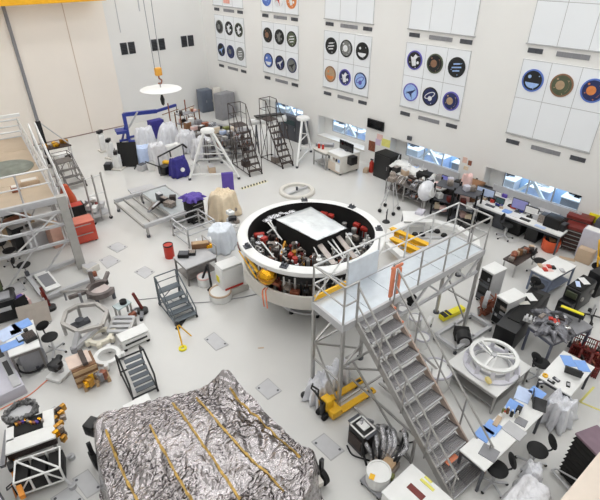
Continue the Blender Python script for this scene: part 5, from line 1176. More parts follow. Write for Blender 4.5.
for k, (px, py, m, w, d, h, lb) in enumerate(((160,200,dgrey,.3,.2,.3,'dark grey motor on the large low frame table'),(165,203,black,.35,.2,.25,'black mechanism on the large low frame table'),(170,206,hw,.4,.3,.2,'grey mechanism on the right of the large low frame table'),(156,206,brownd,.12,.7,.08,'brown bar on the large low frame table'),(152,208,mgrey,.1,.8,.08,'grey bar left of the brown bar on frame table'),(173,200,hwd,.25,.25,.2,'dark round-edged part at the back of frame table'))): block(px,py,zt,w,d,h,a+.2*k,m,lb,'mechanism_part','part',lidm=[lgrey,hw,None][k%3])
c, a2, L, W = rect((172,224),(188,236),(215,226),.5); t = thing('skeleton_frame','grey skeleton frame cart beside the large low frame table','frame cart',c,a2)
for sx in (-1,1):
    for sy in (-1,1): G().bar((sx*L/2,sy*W/2,.06),(sx*L/2,sy*W/2,.75),.05,.05).cyl(sx*L/2,sy*W/2,0,.07,.05,n=10).to('post', steel, t)
for z in (.12,.5,.75): G().b(0,W/2,z,L,.04,.04).b(0,-W/2,z,L,.04,.04).b(-L/2,0,z,.04,W,.04).b(L/2,0,z,.04,W,.04).to('rail_loop', lgrey, t)
c, a3, L, W = rect((128,190),(131,193),(153,185),.35); t = thing('low_bracket','narrow low grey trestle behind the large low frame table','trestle',c,a3)
G().b(0,0,.33,L+.1,W,.06).to('top_beam', lgrey, t)
for sy in (-1,1): G().b(0,sy*W*.42,.16,.3,.05,.3).to('leg', steel, t)
# ================================================================ cart with tools, white cabinet and drums
t, L, W = table('tool_cart','grey tool cart with black tools and red bin, left of stage','cart',(173,257),(186,269),(216,256),.7,lgrey,steeld,shelf=True)
G().pl([(-L/2,W/2,.7),(-L/2,W/2,1.1),(L/2,W/2,1.1),(L/2,W/2,.7)],.02).to('push_handle', steel, t); a = t.rotation_euler.z
for k, (px, py, m, w, d, h, lb) in enumerate(((184,256,blackm,.35,.3,.12,'black tool tray on the grey tool cart, left'),(192,254,black,.25,.25,.1,'black round-edged tool on the grey tool cart'),(201,247,brown,.6,.25,.18,'brown box at the far side of the grey tool cart'),(204,242,white,.5,.3,.1,'white flat box behind the brown box on tool cart'),(209,247,gold,.2,.2,.12,'gold small fitting at right end of tool cart'))): block(px,py,.7,w,d,h,a+.9+.1*k,m,lb,'tool_box' if k < 2 else 'small_box','tool' if k < 2 else 'box',lidm=[dgrey,hw,wood,lgrey,None][k])
drum(170,257,.17,.5,red,'red round bin at the left end of the grey tool cart','bin','bin',lidm=black)
zt = 1.0; c, a, L, W = rect((213,264),(221,272),(242,262),zt); 
t = thing('chest_cabinet','rounded white chest cabinet on a white base, left of the stage','cabinet',(c.x,c.y,0),a)
G().b(0,0,.62,L,W,.76,bev=.09).to('body', white, t); G().b(0,0,.12,L+.1,W+.2,.22,bev=.02).to('base', offwhite, t); G().b(0,0,1.02,L*.9,W*.9,.05,bev=.02).to('lid', white, t); G().b(.0,-W/2-.01,.6,.16,.02,.2).to('yellow_tag', yellowb, t, label='yellow tag'); G().b(L/2+.01,0,.3,.02,W*.8,.06).to('pink_strip', red, t)
t = onb('sheet_cover','pale blue-white sheet over a box behind rounded white chest cabinet','covered equipment',222,247,0,.6)
solid(drape(G(),0,0,.9,.8,.8,61,amp=.12,n=26).to('sheet', M('pale_sheet',S(220,226,234),.5,var=.04), t)); G().b(0,0,.36,.55,.5,.68,bev=.03).to('box', lgrey, t)
block(224,240,.96,.3,.2,.1,.6,black,'black box on the sheet behind the white chest cabinet','small_box','box') if False else None
t = onb('black_lever','black folding lever leaning over the small round drums','lever',212,290,0,.4); G().bar((0,0,.05),(.25,.25,.75),.07,.05).bar((.25,.25,.75),(.05,.4,.2),.06,.05).to('lever_arm', black, t); G().b(0,0,.04,.24,.2,.08,bev=.02).to('base', blackm, t)
drum(205,284,.22,.3,white,'white round canister with pink base left of the black lever','canister','canister',lidm=pink)
drum(221,298,.34,.26,white,'white round drum with tan rim in front of the chest cabinet','drum','drum',lidm=tan)
# cream padded cover with purple and black drawers
t = onb('padded_cover','cream padded cover over equipment beside purple-topped black drawers','covered equipment',224,216,0,.2)
solid(drape(G(),0,0,1.0,.9,1.0,71,amp=.22,flare=1.15).to('padded_cloth', cream, t)); G().b(0,0,.42,.6,.6,.8,bev=.04).to('body', lgrey, t); G().b(.35,-.3,.55,.2,.15,.15,bev=.03).b(.2,-.45,.35,.15,.15,.12,bev=.03).to('fitting', hw, t)
t = tool_chest('black drawer unit with purple cover, left of the cream padded cover',196,222,.6,.5,1.0,.1,blackm,black,5,purple)
_o = solid(drape(G(),0,0,.62,.56,.14,75,amp=.4).to('purple_cloth', purple, t)); _o.location.z = 1.02
block(229,196,0,.5,.15,1.1,-.5,purple,'narrow purple panel behind the cream padded cover','purple_panel','panel')
t = onb('white_mechanism','white jointed mechanism with black tips right of the cream cover','mechanism',232,232,0,.5)
for k in range(6): G().b(rr.uniform(-.35,.35),rr.uniform(-.3,.3),.25+.12*k,.3,.22,.16,rz=rr.random()*3,bev=.03).to('joint_block', [white,lgrey,white,hw,black,white][k], t)
G().cyl(0,0,0,.95,.06,n=12).b(0,0,.03,.6,.5,.06).to('post', lgrey, t)
# step stool with rails
a_, b_ = P(176,326), P(197,317); rolling_ladder('step_ladder','grey rolling step stool with dark treads and side rails, centre left',((a_.x+b_.x)/2,(a_.y+b_.y)/2,0),ang(a_,b_),.6,5,(b_-a_).length,M('step_grey',S(96,104,110),.45,.2),1.05,None,.45,.12)
o = G().b(0,0,.02,.5,.12,.035,bev=.005).to('striped_pad', black); o.location = P(181,324); o.rotation_euler = (0,0,.6); tag(o,'black pad on the floor below the grey step stool','pad')
t = onb('yellow_tripod','small yellow folding stand with round foot below the step stool','stand',181,341,0,.3); G().t((0,0,.0),(.05,.1,.55),.02).t((.05,.1,.55),(.3,-.1,.0),.02).t((.05,.1,.55),(-.15,-.2,.0),.02).to('leg', yellow, t); G().lathe([(.05,0),(.11,0),(.11,.04),(.05,.04),(.05,0)],18,-.2,-.25).to('round_foot', yellowb, t); G().b(.05,.1,.55,.08,.08,.1,bev=.01).to('clamp', black, t)
t = onb('floor_cable','thin dark cable across the floor between the step stool and stage','cable',200,302,0); cp = [P(*q)-P(200,302) for q in ((139,300),(165,298),(178,303),(212,302),(240,298),(258,294))]; G().curve([(v.x,v.y,.012) for v in cp],.012).to('cable', mgrey, t)
o = G().b(0,0,.004,.16,.04,.008).to('floor_sticker', tan); o.location = P(261,348); o.rotation_euler = (0,0,-.6); tag(o,'small tan marker on open floor below the round stage','floor marker')
# more hardware in the back-left work area
for (px, py, w, d, h, rz_, lb, pal) in ((190,136,1.3,.5,1.35,.1,'brown open rack with pinkish parts below the hanging disc',[rustb,pink,brown,tan,hwd]),(220,159,1.3,.5,1.0,-.3,'grey open rack of dark hardware behind the white trestle tower',[hwd,hw,white,steel,dgrey]),(243,156,.9,.5,.9,-.3,'low rack of mixed hardware left of the left dark ladder',[white,hw,hwd,rustb,silver])):
    t = onb('open_rack',lb,'rack',px,py,0,rz_)
    for sx in (-1,1):
        for sy in (-1,1): G().bb(sx*w/2-.025,sy*d/2-.025,0,sx*w/2+.025,sy*d/2+.025,h+.12).to('post', brown if pal[0] is rustb else steeld, t)
    for z in (.25,h*.62,h): G().b(0,0,z,w,d,.03).to('shelf', mgrey, t)
    for k in range(15):
        z = (.25,h*.62,h)[k%3]+.015; hh_ = .08+.2*rr.random(); G().b(rr.uniform(-.42,.42)*w,rr.uniform(-.35,.35)*d,z+hh_/2,.1+.2*rr.random(),.1+.15*rr.random(),hh_,rz=rr.random()*3,bev=.01).to('hardware_piece', pal[k%5], t)
    for k in range(4): x0 = rr.uniform(-.4,.2)*w; G().curve([(x0,-d/2,h),(x0+.1,-d/2-.1,h*.7),(x0+.25,-d/2-.05,h*.8),(x0+.3,-d/2,h)],.016).to('hanging_cable', [black,white,rustb,hw][k], t)
for k, (px, py, m, lb, nm) in enumerate(((152,170,white,'white plastic bucket in front of plastic crate by leaning board','bucket'),(143,170,lgrey,'grey low box at the foot of the light blue draped table','small_box'),(196,172,white,'white tub between purple-blue tarp box and trestle tower','tub'),(109,169,black,'small black case on the floor among the white post stands','case'),(212,172,tan,'tan carton under the white trestle tower','carton'),(246,166,brownd,'dark box beneath the left dark ladder','case'),(276,162,hw,'grey motor between the two dark ladders','motor'))):
    t = onb(nm,lb,nm.replace('_',' '),px,py,0,.3*k)
    if nm in ('bucket','tub'): G().lathe([(0,0),(.17,0),(.21,.36),(.19,.36),(.16,.03),(0,.03)],22).to('body',m,t); G().curve([(-.2,0,.34),(-.1,0,.46),(.1,0,.46),(.2,0,.34)],.01).to('handle',steel,t)
    else: G().b(0,0,.15,.42,.32,.3,bev=.02).to('body',m,t); G().b(0,0,.31,.36,.26,.02).to('lid',[lgrey,dgrey][k%2],t)
# ================================================================ left: big scaffold
O = P(82,268); rz = math.radians(-8)
t = thing('work_scaffold','tall grey work scaffold with tan deck and white rails along the left edge','scaffold',(O.x,O.y,0),rz)
DZ, DL, DY = 2.3, 4.0, 8.2
deckm = M('tan_deck', S(182,164,142), .55, var=.05, scale=2)
for k in range(4):
    y0 = .9+(DY-.9)*k/4; G().bb(-DL,y0+.01,DZ-.04,-.1,y0+(DY-.9)/4-.01,DZ).to('deck_board', deckm, t)
G().bb(-DL,.85,DZ-.2,0,.95,DZ+.02).to('deck_beam', lgrey, t); G().bb(-DL,DY,DZ-.2,0,DY+.1,DZ+.02).to('deck_beam', lgrey, t); G().bb(-.1,.95,DZ-.2,0,DY,DZ+.02).to('deck_beam', lgrey, t); G().bb(-DL,4.3,DZ-.22,0,4.4,DZ-.04).to('deck_beam', lgrey, t)
colm = M('column_grey', S(176,174,170), .5, .1, var=.06)
c1 = G().bb(-.13,-.12,.05,.13,.12,2.7); c1.to('column', colm, t)
for x, y, w in ((-3.2,0,.2),(0,DY,.12),(-DL,DY,.12),(-.05,3.2,.1),(-.05,5.6,.1)): G().bb(x-w/2,y-w/2,0,x+w/2,y+w/2,2.7 if y == 0 else DZ).to('column', colm, t)
for z in (1.15,1.75,2.2,2.65): G().bb(-4.2,-.05,z-.04,0,.05,z+.04).to('front_beam', lgrey, t)
for a, b in (((-3.2,0,1.2),(-1.6,0,2.2)),((-1.6,0,1.2),(-.2,0,2.2)),((-1.6,0,2.65),(-.2,0,1.75)),((-3.2,0,2.65),(-1.6,0,1.75))): G().t(a,b,.03).to('brace', alu, t)
for x in (-1.05,-2.1): G().bar((x,0,1.15),(x,0,2.65),.06,.06).bar((x,0,2.2),(x,.9,DZ-.1),.05,.05).to('upright', lgrey, t)
def rl(pts, posts, z0, h=1.0):
    g = G()
    for a, b in zip(pts, pts[1:]):
        for f in (1,.66,.33): g.t((*a,z0+h*f),(*b,z0+h*f),.034)
    for x, y in posts: g.t((x,y,z0-.1),(x,y,z0+h),.028)
    return g.to('guardrail', alu, t)
rl([(-.05,1.2),(-.05,DY)],[(-.05,1.2+k*1.4) for k in range(6)],DZ,.75)
rl([(-DL,DY),(-.05,DY)],[(-2,DY),(-.05,DY)],DZ,.75)
G().t((-DL,1.0,DZ+.95),(-.05,1.0,DZ+.95),.03).t((-DL,1.0,DZ+.5),(-.05,1.0,DZ+.5),.025).t((-.05,1.0,DZ),(-.05,1.0,DZ+.95),.03).t((-1.0,1.0,DZ),(-1.0,1.0,DZ+.95),.03).t((-1.9,1.0,DZ),(-1.9,1.0,DZ+.95),.03).to('front_guardrail', alu, t)
G().bar((-DL,DY+.1,DZ+.9),(.1,DY+.1,DZ+.9),.12,.12).to('top_beam', white, t)
# parallel inclined hand rails beside the deck
g = G()
for dx in (.25,.5): g.t((dx,7.4,DZ+.7),(dx,3.2,1.2),.03).t((dx,7.4,DZ+.35),(dx,3.2,.8),.025).t((dx,3.2,0),(dx,3.2,1.2),.028).t((dx,5.3,0),(dx,5.3,1.95),.028).t((dx,7.4,0),(dx,7.4,DZ+.7),.028)
g.to('stair_rail', alu, t)
for k in range(8): G().bb(.25,3.3+k*.5,.35+k*.24,.5,3.6+k*.5,.39+k*.24).to('stair_tread', steel, t)
for k in range(5): a = (-.05,1.6+k*1.3); G().t((*a,.1),(a[0],a[1]+1.3,DZ-.2),.022).to('brace', steel, t)
p = P(8,168,DZ+.03); q = p-O; c, s = math.cos(-rz), math.sin(-rz)
o = G().lathe([(0,.0),(.85,.0),(.85,.03),(.6,.04),(0,.045)],40).to('round_mat', M('grey_green_mat',S(112,120,112),.3,var=.3,scale=3)); o.location = (p.x,p.y,DZ+.001); tag(o,'dark round grey-green disc lying on the tan scaffold deck','disc')
for px, py, lb, m, w in ((16,191,'pinkish box on the near edge of scaffold deck',rustb,.25),(30,184,'tan folded board on the scaffold deck',tan,.6)): 
    p = P(px,py,DZ); u = thing('deck_box',lb,'box',(p.x,p.y,DZ+.002),rz); G().b(0,0,.08,w,.3,.16,bev=.01).to('body',m,u); G().b(0,0,.165,w*.8,.22,.015).to('lid',offwhite,u)
# low wheeled base frame in front
for k, (xa, xb) in enumerate(((-3.2,-2.2),(-2.2,-1.2),(-1.2,-.2))): G().bar((xa,.0,.1),(xb,0,1.15),.045,.045).bar((xa,3.0,1.2),(xa,0,1.2),.06,.06).bar((xa,3.0,.0),(xa,3.0,DZ-.2),.07,.07).bar((xa,3.0,.3),(xb,3.0,2.0),.04,.04).to('under_frame', lgrey, t)
G().bar((-3.3,3.0,1.2),(0,3.0,1.2),.06,.06).to('under_beam', lgrey, t)
c_, a, L, W = rect((28,276),(44,297),(96,277),.2); u = thing('rolling_chassis','low grey wheeled frame on the floor at the scaffold front','frame',c_,a)
for sx in (-1,1): G().b(sx*L/2,0,.16,.14,W,.12,bev=.01).to('side_beam', lgrey, u)
for sy in (-1,1): G().b(0,sy*W/2,.16,L+.3,.14,.1,bev=.01).to('end_beam', lgrey, u)
G().b(0,-W*.28,.24,L*.8,W*.28,.05,bev=.01).to('white_plate', white, u, label='white plate'); G().b(0,-W*.28,.27,L*.5,W*.2,.02).to('plate_slot', mgrey, u)
for sx in (-1,1):
    for sy in (-1,1): w = G().t((sx*(L/2+.1)-.03,sy*W/2,.09),(sx*(L/2+.1)+.03,sy*W/2,.09),.09,14).to('wheel', rubber, u); G().b(sx*L/2,sy*W/2,.3,.12,.12,.16,bev=.02).to('jack_head', [dgrey,rustb][sx > 0], w)
block(92,271,0,.42,.34,.24,.3,offwhite,'white corner box at the foot of the wide scaffold column','floor_box','box',lidm=lgrey)
# under and beside the scaffold
for k, (px, py, lb, r) in enumerate(((14,255,'black swivel chair under the scaffold, upper one',.4),(19,262,'black swivel chair under the scaffold, lower one',1.2))): p = P(px,py,.5); chair('swivel_chair',lb,(p.x-.05+.1*k,p.y+.35-.7*k,0),r,group='black swivel chairs')
block(26,247,0,.7,.4,.9,.2,black,'black instrument with pale dial under the scaffold beams','instrument_box','instrument',lidm=lgrey)
block(22,236,0,1.0,.6,.75,.2,wood,'pale wooden crate with copper bits under the scaffold beams','wooden_crate','crate',lidm=rustb)
block(44,243,0,1.2,.5,.8,.2,lgrey,'grey metal cabinet under the scaffold near its wide column','metal_cabinet','cabinet',lidm=steel)
block(58,245,0,.4,.4,.9,.2,M('salmon_box',S(206,164,146),.5),'salmon pink box stack beside the wide scaffold column','carton','box',lidm=tan)
block(15,224,0,.6,.5,1.2,.2,black,'black box behind the front beams of the scaffold','equipment_box','box',lidm=dgrey)
# red chest, red seat
a = ang(P(81,245),P(98,240)); p = P(86,232,.4)
t = onb('tool_chest','bright red two-drawer tool chest beside the wide scaffold column','tool chest',85,240,0,a)
redm = M('chest_red',S(196,74,56),.42,var=.06)
G().b(0,0,.44,.85,.6,.78,bev=.012).to('body', redm, t)
for k in range(2): dr = G().b(0,-.31,.28+.36*k,.8,.03,.3,bev=.006).to('drawer', redm, t); G().b(0,-.335,.4+.36*k,.6,.02,.03).to('handle', steel, dr)
G().b(0,0,.84,.87,.62,.03,bev=.006).to('top', M('chest_top',S(214,120,100),.4), t)
for sx in (-1,1):
    for sy in (-1,1): G().cyl(sx*.34,sy*.22,0,.06,.05,n=10).to('caster', rubber, t)
block(77,222,0,.8,.5,.75,a,blackm,'black tool trolley with orange-red top behind the red tool chest','tool_trolley','trolley',lidm=red)
t = onb('red_cover','tall dark orange-red cover standing behind the red tool chest','cover',72,213,0,.2); G().prism([(-.3,-.2),(.3,-.2),(.3,.2),(-.3,.2)],0,.04); G().lathe([(.0,1.3),(.12,1.25),(.3,.7),(.34,.05),(.0,.05)],14).to('body', orange, t); G().lathe([(.3,.0),(.38,.0),(.38,.06),(.3,.06),(.3,0)],14).to('base', brownd, t)
rr = random.Random(77)
c_, a, L, W = rect((80,208),(92,216),(106,207),.4); t = thing('hardware_cart','white hardware cart with tall upright posts behind the red tool chest','cart',c_,a)
G().b(0,0,.3,L,W,.1,bev=.01).to('bed', lgrey, t)
for sx in (-1,1):
    for sy in (-1,1): G().t((sx*L/2-.02,sy*W*.46,.07),(sx*L/2+.02,sy*W*.46,.07),.07,12).to('caster', rubber, t)
for k in range(11): G().b(rr.uniform(-.4,.4)*L,rr.uniform(-.4,.4)*W,.45+.3*rr.random(),.3,.2,.2,rz=rr.random()*3,bev=.02).to('hardware_piece', [white,lgrey,hw,alu,dred,white,black][k%7], t)
for sy in (-.45,.0,.45): G().t((L/2,sy*W,.1),(L/2,sy*W,2.0),.035).to('upright_post', steel, t)
G().t((L/2,-.45*W,1.9),(L/2,.45*W,1.9),.025).t((L/2,-.45*W,1.2),(L/2,.45*W,1.2),.025).t((L/2,-.45*W,1.0),(-L*.4,-.45*W,.4),.03).to('post_rail', alu, t)
a_, b_ = P(70,191), P(87,186); rolling_ladder('step_ladder','grey four-tread step ladder beside the scaffold rails',((a_.x+b_.x)/2,(a_.y+b_.y)/2,0),ang(a_,b_),1.0,4,(b_-a_).length,steeld,1.0,None,.3)
t = onb('parts_stand','tall dark post with shelf of gold parts behind the scaffold','stand',58,166,0,-.1)
G().b(-.3,.1,1.15,.22,.16,2.3,bev=.02).to('post', black, t); G().b(.15,0,1.0,1.3,.7,.05).to('shelf', brownd, t)
for k in range(14): G().b(rr.uniform(-.4,.7),rr.uniform(-.28,.28),1.1,.12+.1*rr.random(),.14,.12+.12*rr.random(),rz=rr.random(),bev=.015).to('gold_part', [gold,goldb,yellow,hw,rustb][k%5], t)
G().bar((-.3,.1,2.3),(.8,-.2,1.0),.05,.05).bar((.75,.3,0),(.75,.3,1.0),.05,.05).bar((.75,-.3,0),(.75,-.3,1.0),.05,.05).to('brace', alu, t)
t = onb('white_instrument','white and dark instrument on legs between gold parts stand and steps','instrument',67,172,0,.3)
G().b(0,0,.75,.7,.5,.5,bev=.06).to('body', white, t); G().b(.1,-.26,.8,.3,.04,.2).to('panel', hwd, t)
for sx in (-1,1):
    for sy in (-1,1): G().bar((sx*.3,sy*.2,0),(sx*.28,sy*.18,.52),.04,.04).to('leg', steel, t)
struct(G().bb(XL,YB-.13,0,11.4,YB-.1,.05).to('trim_door_track', M('track_brown',S(150,128,120),.5)))
# ================================================================ left middle: hexagonal frame and neighbours
hp = [P(*q,.45) for q in ((62,323),(66,311),(77,305),(96,303),(107,311),(102,325),(78,331))]
cc = sum(hp,Vector())/7; t = thing('hexagonal_frame','grey hexagonal tube frame with V-shaped tow legs on the floor','frame',(cc.x,cc.y,0))
g = G(); l = [(p.x-cc.x,p.y-cc.y,.42) for p in hp]
for k in range(7): g.bar(l[k],l[(k+1)%7],.1,.1)
g.to('hexagon_tube', M('tube_grey',S(176,172,168),.4,.3,var=.08), t)
for k in range(0,7,2): G().bar((l[k][0],l[k][1],.03),l[k],.08,.08).to('leg', steel, t)
ap = P(74,349,.1)-cc
for q in (6,5): p = l[q]; b = (p[0]*.9,p[1]*.9,.42) if q == 5 else p; G().bar(b,(ap.x,ap.y,.1),.13,.1).to('tow_leg', lgrey, t)
G().cyl(ap.x,ap.y,0,.16,.09,n=14).to('tow_pad', mgrey, t)
G().b(-.1,.25,.06,.5,.2,.1).cyl(-.1,.25,.1,.2,.12,n=18).to('centre_unit', dgrey, t)
t = onb('grey_mechanism','dark grey machined mechanism with prongs behind the hexagonal frame','mechanism',103,298,0,.2)
mgm = M('machined_grey',S(112,104,102),.4,.4,var=.2)
G().lathe([(.3,.25),(.42,.25),(.42,.42),(.3,.42),(.3,.25)],20,a0=.4,a1=5.4).to('yoke', mgm, t); G().bar((-.3,.2,.36),(-.85,.3,.4),.1,.1).to('prong', mgm, t); G().bar((0,.36,.3),(.06,.5,.75),.12,.1).to('prong', mgm, t); G().bar((.3,.26,.34),(.6,.45,.45),.1,.1).to('prong', mgm, t)
for k in range(4): G().bar((.36*math.cos(k*1.57+.6),.36*math.sin(k*1.57+.6),0),(.36*math.cos(k*1.57+.6),.36*math.sin(k*1.57+.6),.28),.08,.08).to('leg', dgrey, t)
G().b(0,-.05,.3,.5,.4,.1,bev=.02).to('pink_plate', M('pinkish_grey',S(196,182,178),.5), t); G().cyl(-.6,.1,0,.5,.04,n=10).to('support', mgrey, t)
t = onb('lance_bar','thin grey bar on two supports left of the machined mechanism','bar',78,291,0,.1); p, q = P(60,292,.4)-Vector(t.location), P(88,290,.4)-Vector(t.location); a = -.1
rot = lambda v: (v.x*math.cos(a)-v.y*math.sin(a), v.x*math.sin(a)+v.y*math.cos(a)); p, q = rot(p), rot(q)
G().bar((*p,.4),(*q,.4),.07,.07).to('bar', steel, t); G().cyl(p[0]*.8,p[1]*.8,0,.38,.03,n=8).to('support', mgrey, t); G().cyl(q[0]*.8,q[1]*.8,0,.38,.03,n=8).to('support', mgrey, t)
c_, a, L, W = rect((107,330),(114,316),(132,321),.3); t = thing('slat_rack','low grey ribbed frame right of the hexagonal frame','frame',c_,a)
for k in range(4): G().b(-L/2+L*k/3,0,.24,.1,W,.08,bev=.01).to('rib', lgrey, t)
for sy in (-1,1): G().b(0,sy*W/2,.22,L,.08,.1).b(-L*.4,sy*W/2,.09,.08,.08,.18).b(L*.4,sy*W/2,.09,.08,.08,.18).to('side_beam', steel, t)
c_, a, L, W = rect((112,306),(118,310),(133,303),.45); t = thing('glass_bench','low glassy-topped bench behind the ribbed frame','bench',c_,a)
G().b(0,0,.43,L,W,.04,bev=.005).to('glass_top', M('pale_glass',S(176,190,192),.12,var=.05), t)
for sx in (-1,1):
    for sy in (-1,1): G().b(sx*(L/2-.04),sy*(W/2-.04),.2,.05,.05,.41).to('leg', steel, t)
G().cyl(0,.05,.45,.55,.1,n=16).to('black_cap', blackm, t)
for k, (px, py, lb) in enumerate(((143,312,'red-handled floor jack with black base right of glassy bench'),(51,309,'red-handled floor jack left of the hexagonal frame'))):
    t = onb('floor_jack',lb,'jack',px,py,0,.6-k); G().lathe([(0,0),(.16,0),(.16,.1),(.06,.14),(0,.14)],16).to('base', black, t); G().bar((0,0,.12),(-.1,.12,.75),.07,.06).to('handle', dred, t); G().bar((0,0,.08),(-.35,-.15,.08),.09,.08).to('foot_arm', mgrey, t); G().cyl(-.35,-.15,0,.06,.05,n=10).to('caster', rubber, t)
t = onb('chain_hoist_hook','small reddish hook block with ring on floor beside ribbed frame','hook',133,317,0,.2); G().b(0,0,.08,.22,.14,.16,bev=.03).to('block', rustb, t); G().lathe([(.1,.02),(.14,.02),(.14,.06),(.1,.06),(.1,.02)],16,.25,.1).to('ring', mgrey, t)
crm = M('ring_cream',S(226,220,204),.45,var=.05)
for k, (px, py, lb, m) in enumerate(((102,341,'cream-white ring fixture with lugs beside the white flat box',crm),(109,361,'white square-edged ring fixture in front of the cream-white ring',white))):
    t = onb('ring_fixture',lb,'ring fixture',px,py,0,.3); t.scale = (1.15,1.15,1.15); G().lathe([(.2,.1),(.29,.1),(.3,.16),(.29,.2),(.2,.2),(.2,.1)],40).to('ring', m, t)
    for q in range(6 if k == 0 else 4): aa = 2*PI*q/(6 if k == 0 else 4)+.78; G().b(.31*math.cos(aa),.31*math.sin(aa),.13,.12,.1,.14,rz=aa,bev=.02).to('lug', [crm,white][k], t); G().cyl(.3*math.cos(aa),.3*math.sin(aa),0,.1,.04,n=10).to('foot', mgrey, t)
t, L, W = box_at('flat_box','white flat rectangular box on the floor, right of the ring fixtures','box',(122,344),(149,332),(144,325),.3,white,.06); G().b(0,0,.305,L+.02,W+.02,.025,bev=.006).to('lid', white, t); G().b(0,-W/2-.01,.14,L*.8,.02,.05).to('dark_slot', black, t)
for sx in (-1,1):
    for sy in (-1,1): G().cyl(sx*L*.42,sy*W*.4,-.06,.01,.05,n=10).to('foot', rubber, t)
# brown crate with pink top
c_, a, L, W = rect((72,372),(96,362),(90,349),.6); t = thing('wooden_crate','brown wooden crate with pinkish top panel, below the ring fixtures','crate',c_,a)
G().b(0,0,.3,L,W,.55,bev=.01).to('crate_body', brown, t); G().b(-.05,.05,.6,L*.95,W*.85,.05,bev=.006).to('top_panel', M('pink_beige',S(222,200,186),.5), t, label='pinkish top panel'); G().b(.05,0,.66,.12,W,.08).to('strap', brownd, t)
for k in range(3): G().b(0,-W/2-.02,.1+.2*k,L,.03,.1).to('slat', wood, t)
c_, a, L, W = rect((84,388),(110,377),(106,368),.16); t = thing('wooden_pallet','pale wooden pallet of gold and silver parts in front of brown crate','pallet',c_,a)
for k in range(5): G().b(0,-W/2+.06+(W-.12)*k/4,.12,L,W/6,.03).to('deck_slat', wood, t)
for sx in (-1,0,1): G().b(sx*L*.45,0,.055,.08,W,.1).to('runner', wood, t)
for k in range(7): G().b(-L*.35+L*.11*k,rr.uniform(-.15,.15),.22,.14,.16,.16+.1*rr.random(),rz=rr.random(),bev=.02).to('loose_part', [gold,goldb,yellow,hw,silver,mgrey,rustb][k], t)
t = onb('black_instrument','black camera-like instrument on white base left of brown crate','instrument',62,374,0,.5); G().b(0,0,.06,.6,.45,.1,bev=.02).to('white_base', white, t); G().cyl(0,0,.1,.25,.08,n=14).to('column', lgrey, t); G().b(-.05,.05,.34,.28,.26,.22,bev=.04).t((.08,.1,.34),(.22,.16,.36),.08,16).t((-.12,-.06,.4),(-.12,-.18,.4),.06,14).to('head', black, t)
# black framed ladder cart
a0, b0 = P(134,402), P(158,391); th = ang(a0,b0); Lw = (b0-a0).length; m_ = (a0+b0)/2
t = thing('framed_ladder_cart','black tube-framed ladder cart with grey ribbed ramp behind the foil cover','ladder cart',(m_.x,m_.y,0),th)
for sx in (-1,1): G().pl([(sx*Lw/2,0,.06),(sx*Lw/2,.0,.6),(sx*Lw/2,.6,.9),(sx*Lw/2,1.0,.7),(sx*Lw/2,1.0,.06)],.022).t((sx*Lw/2,0,.12),(sx*Lw/2,1.0,.12),.02).to('side_frame', black, t)
for y_, z_ in ((.6,.9),(0,.12),(1.0,.12)): G().t((-Lw/2,y_,z_),(Lw/2,y_,z_),.022).to('cross_tube', black, t)
for k in range(6): G().b(.05,.15+.13*k,.16+.08*k,Lw*.75,.11,.03,rx=.25).to('ramp_tread', M('ramp_grey',S(92,98,104),.45,.3) if k == 0 else bpy.data.materials['ramp_grey'], t)
for sx in (-1,1):
    for y in (0,1.0): G().t((sx*Lw/2-.02,y,.05),(sx*Lw/2+.02,y,.05),.05,12).to('caster', rubber, t)
# left desk with blue papers
t, L, W = table('desk','white desk at the left edge covered with blue papers and electronics','desk',(9,357),(40,346),(28,321),.75,white,steeld); a = t.rotation_euler.z
G().b(.1,-W/2+.2,.35,L*.8,.3,.6,bev=.01).to('drawer_unit', mgrey, t)
for k, (px, py, w, d, r, m, lb) in enumerate(((22,325,.42,.34,.2,lblue,'light blue sheet at the far corner of left-edge desk'),(12,345,.5,.28,.1,lblue,'light blue roll of sheets at the left of left-edge desk'),(9,333,.5,.5,.3,pblue,'large pale blue sheet on the left-edge desk'),(16,332,.24,.2,.1,pink,'pink note sheet on the left-edge desk'))): paper(px,py,.752,w,d,a+r,m,lb,th=.02)
for k, (px, py, w, d, h, m, lb) in enumerate(((30,338,.28,.36,.1,black,'black board with chips on the left-edge desk'),(23,339,.26,.22,.06,greyglass,'teal-grey circuit board beside the black board on the desk'),(26,331,.1,.1,.06,black,'small black cube behind the circuit boards on left-edge desk'))): block(px,py,.752,w,d,h,a+.2,m,lb,'circuit_board','electronics',lidm=[hwd,pblue,None][k])
t = onb('hose_wheel','black steering-wheel shaped hose ring leaning in front of left-edge desk','hose ring',34,367,.02,.3); t.location.z = 0
G().pl([(.34*math.cos(k*PI/10),-.0+.26*math.sin(k*PI/10),.2+.12*math.sin(k*PI/10)) for k in range(20)],.03,6,True).to('ring', black, t); G().sph(-.15,.12,.3,.12,12,8).to('hub', mgrey, t); G().cyl(0,-.2,0,.14,.04,n=8).cyl(.0,.24,0,.3,.04,n=8).to('stand', dgrey, t)
p = P(50,338,.5); chair('swivel_chair','black swivel chair on the open floor right of left-edge desk',(p.x,p.y,0),.15,group='black swivel chairs')
c_, a, L, W = rect((27,314),(38,307),(34,299),.35); t = thing('open_case','open black case with white contents behind left-edge desk','case',c_,a); G().b(0,0,.17,L,W,.34,bev=.02).to('case_body', black, t); G().b(0,0,.345,L*.7,W*.7,.02).to('contents', hw, t); G().b(0,W/2,.5,L,.03,.3,rx=-.2).to('case_lid', black, t)
block(20,311,0,.6,.5,.4,.2,pink,'white-pink box between black printer and open black case','small_box','box',lidm=purple)
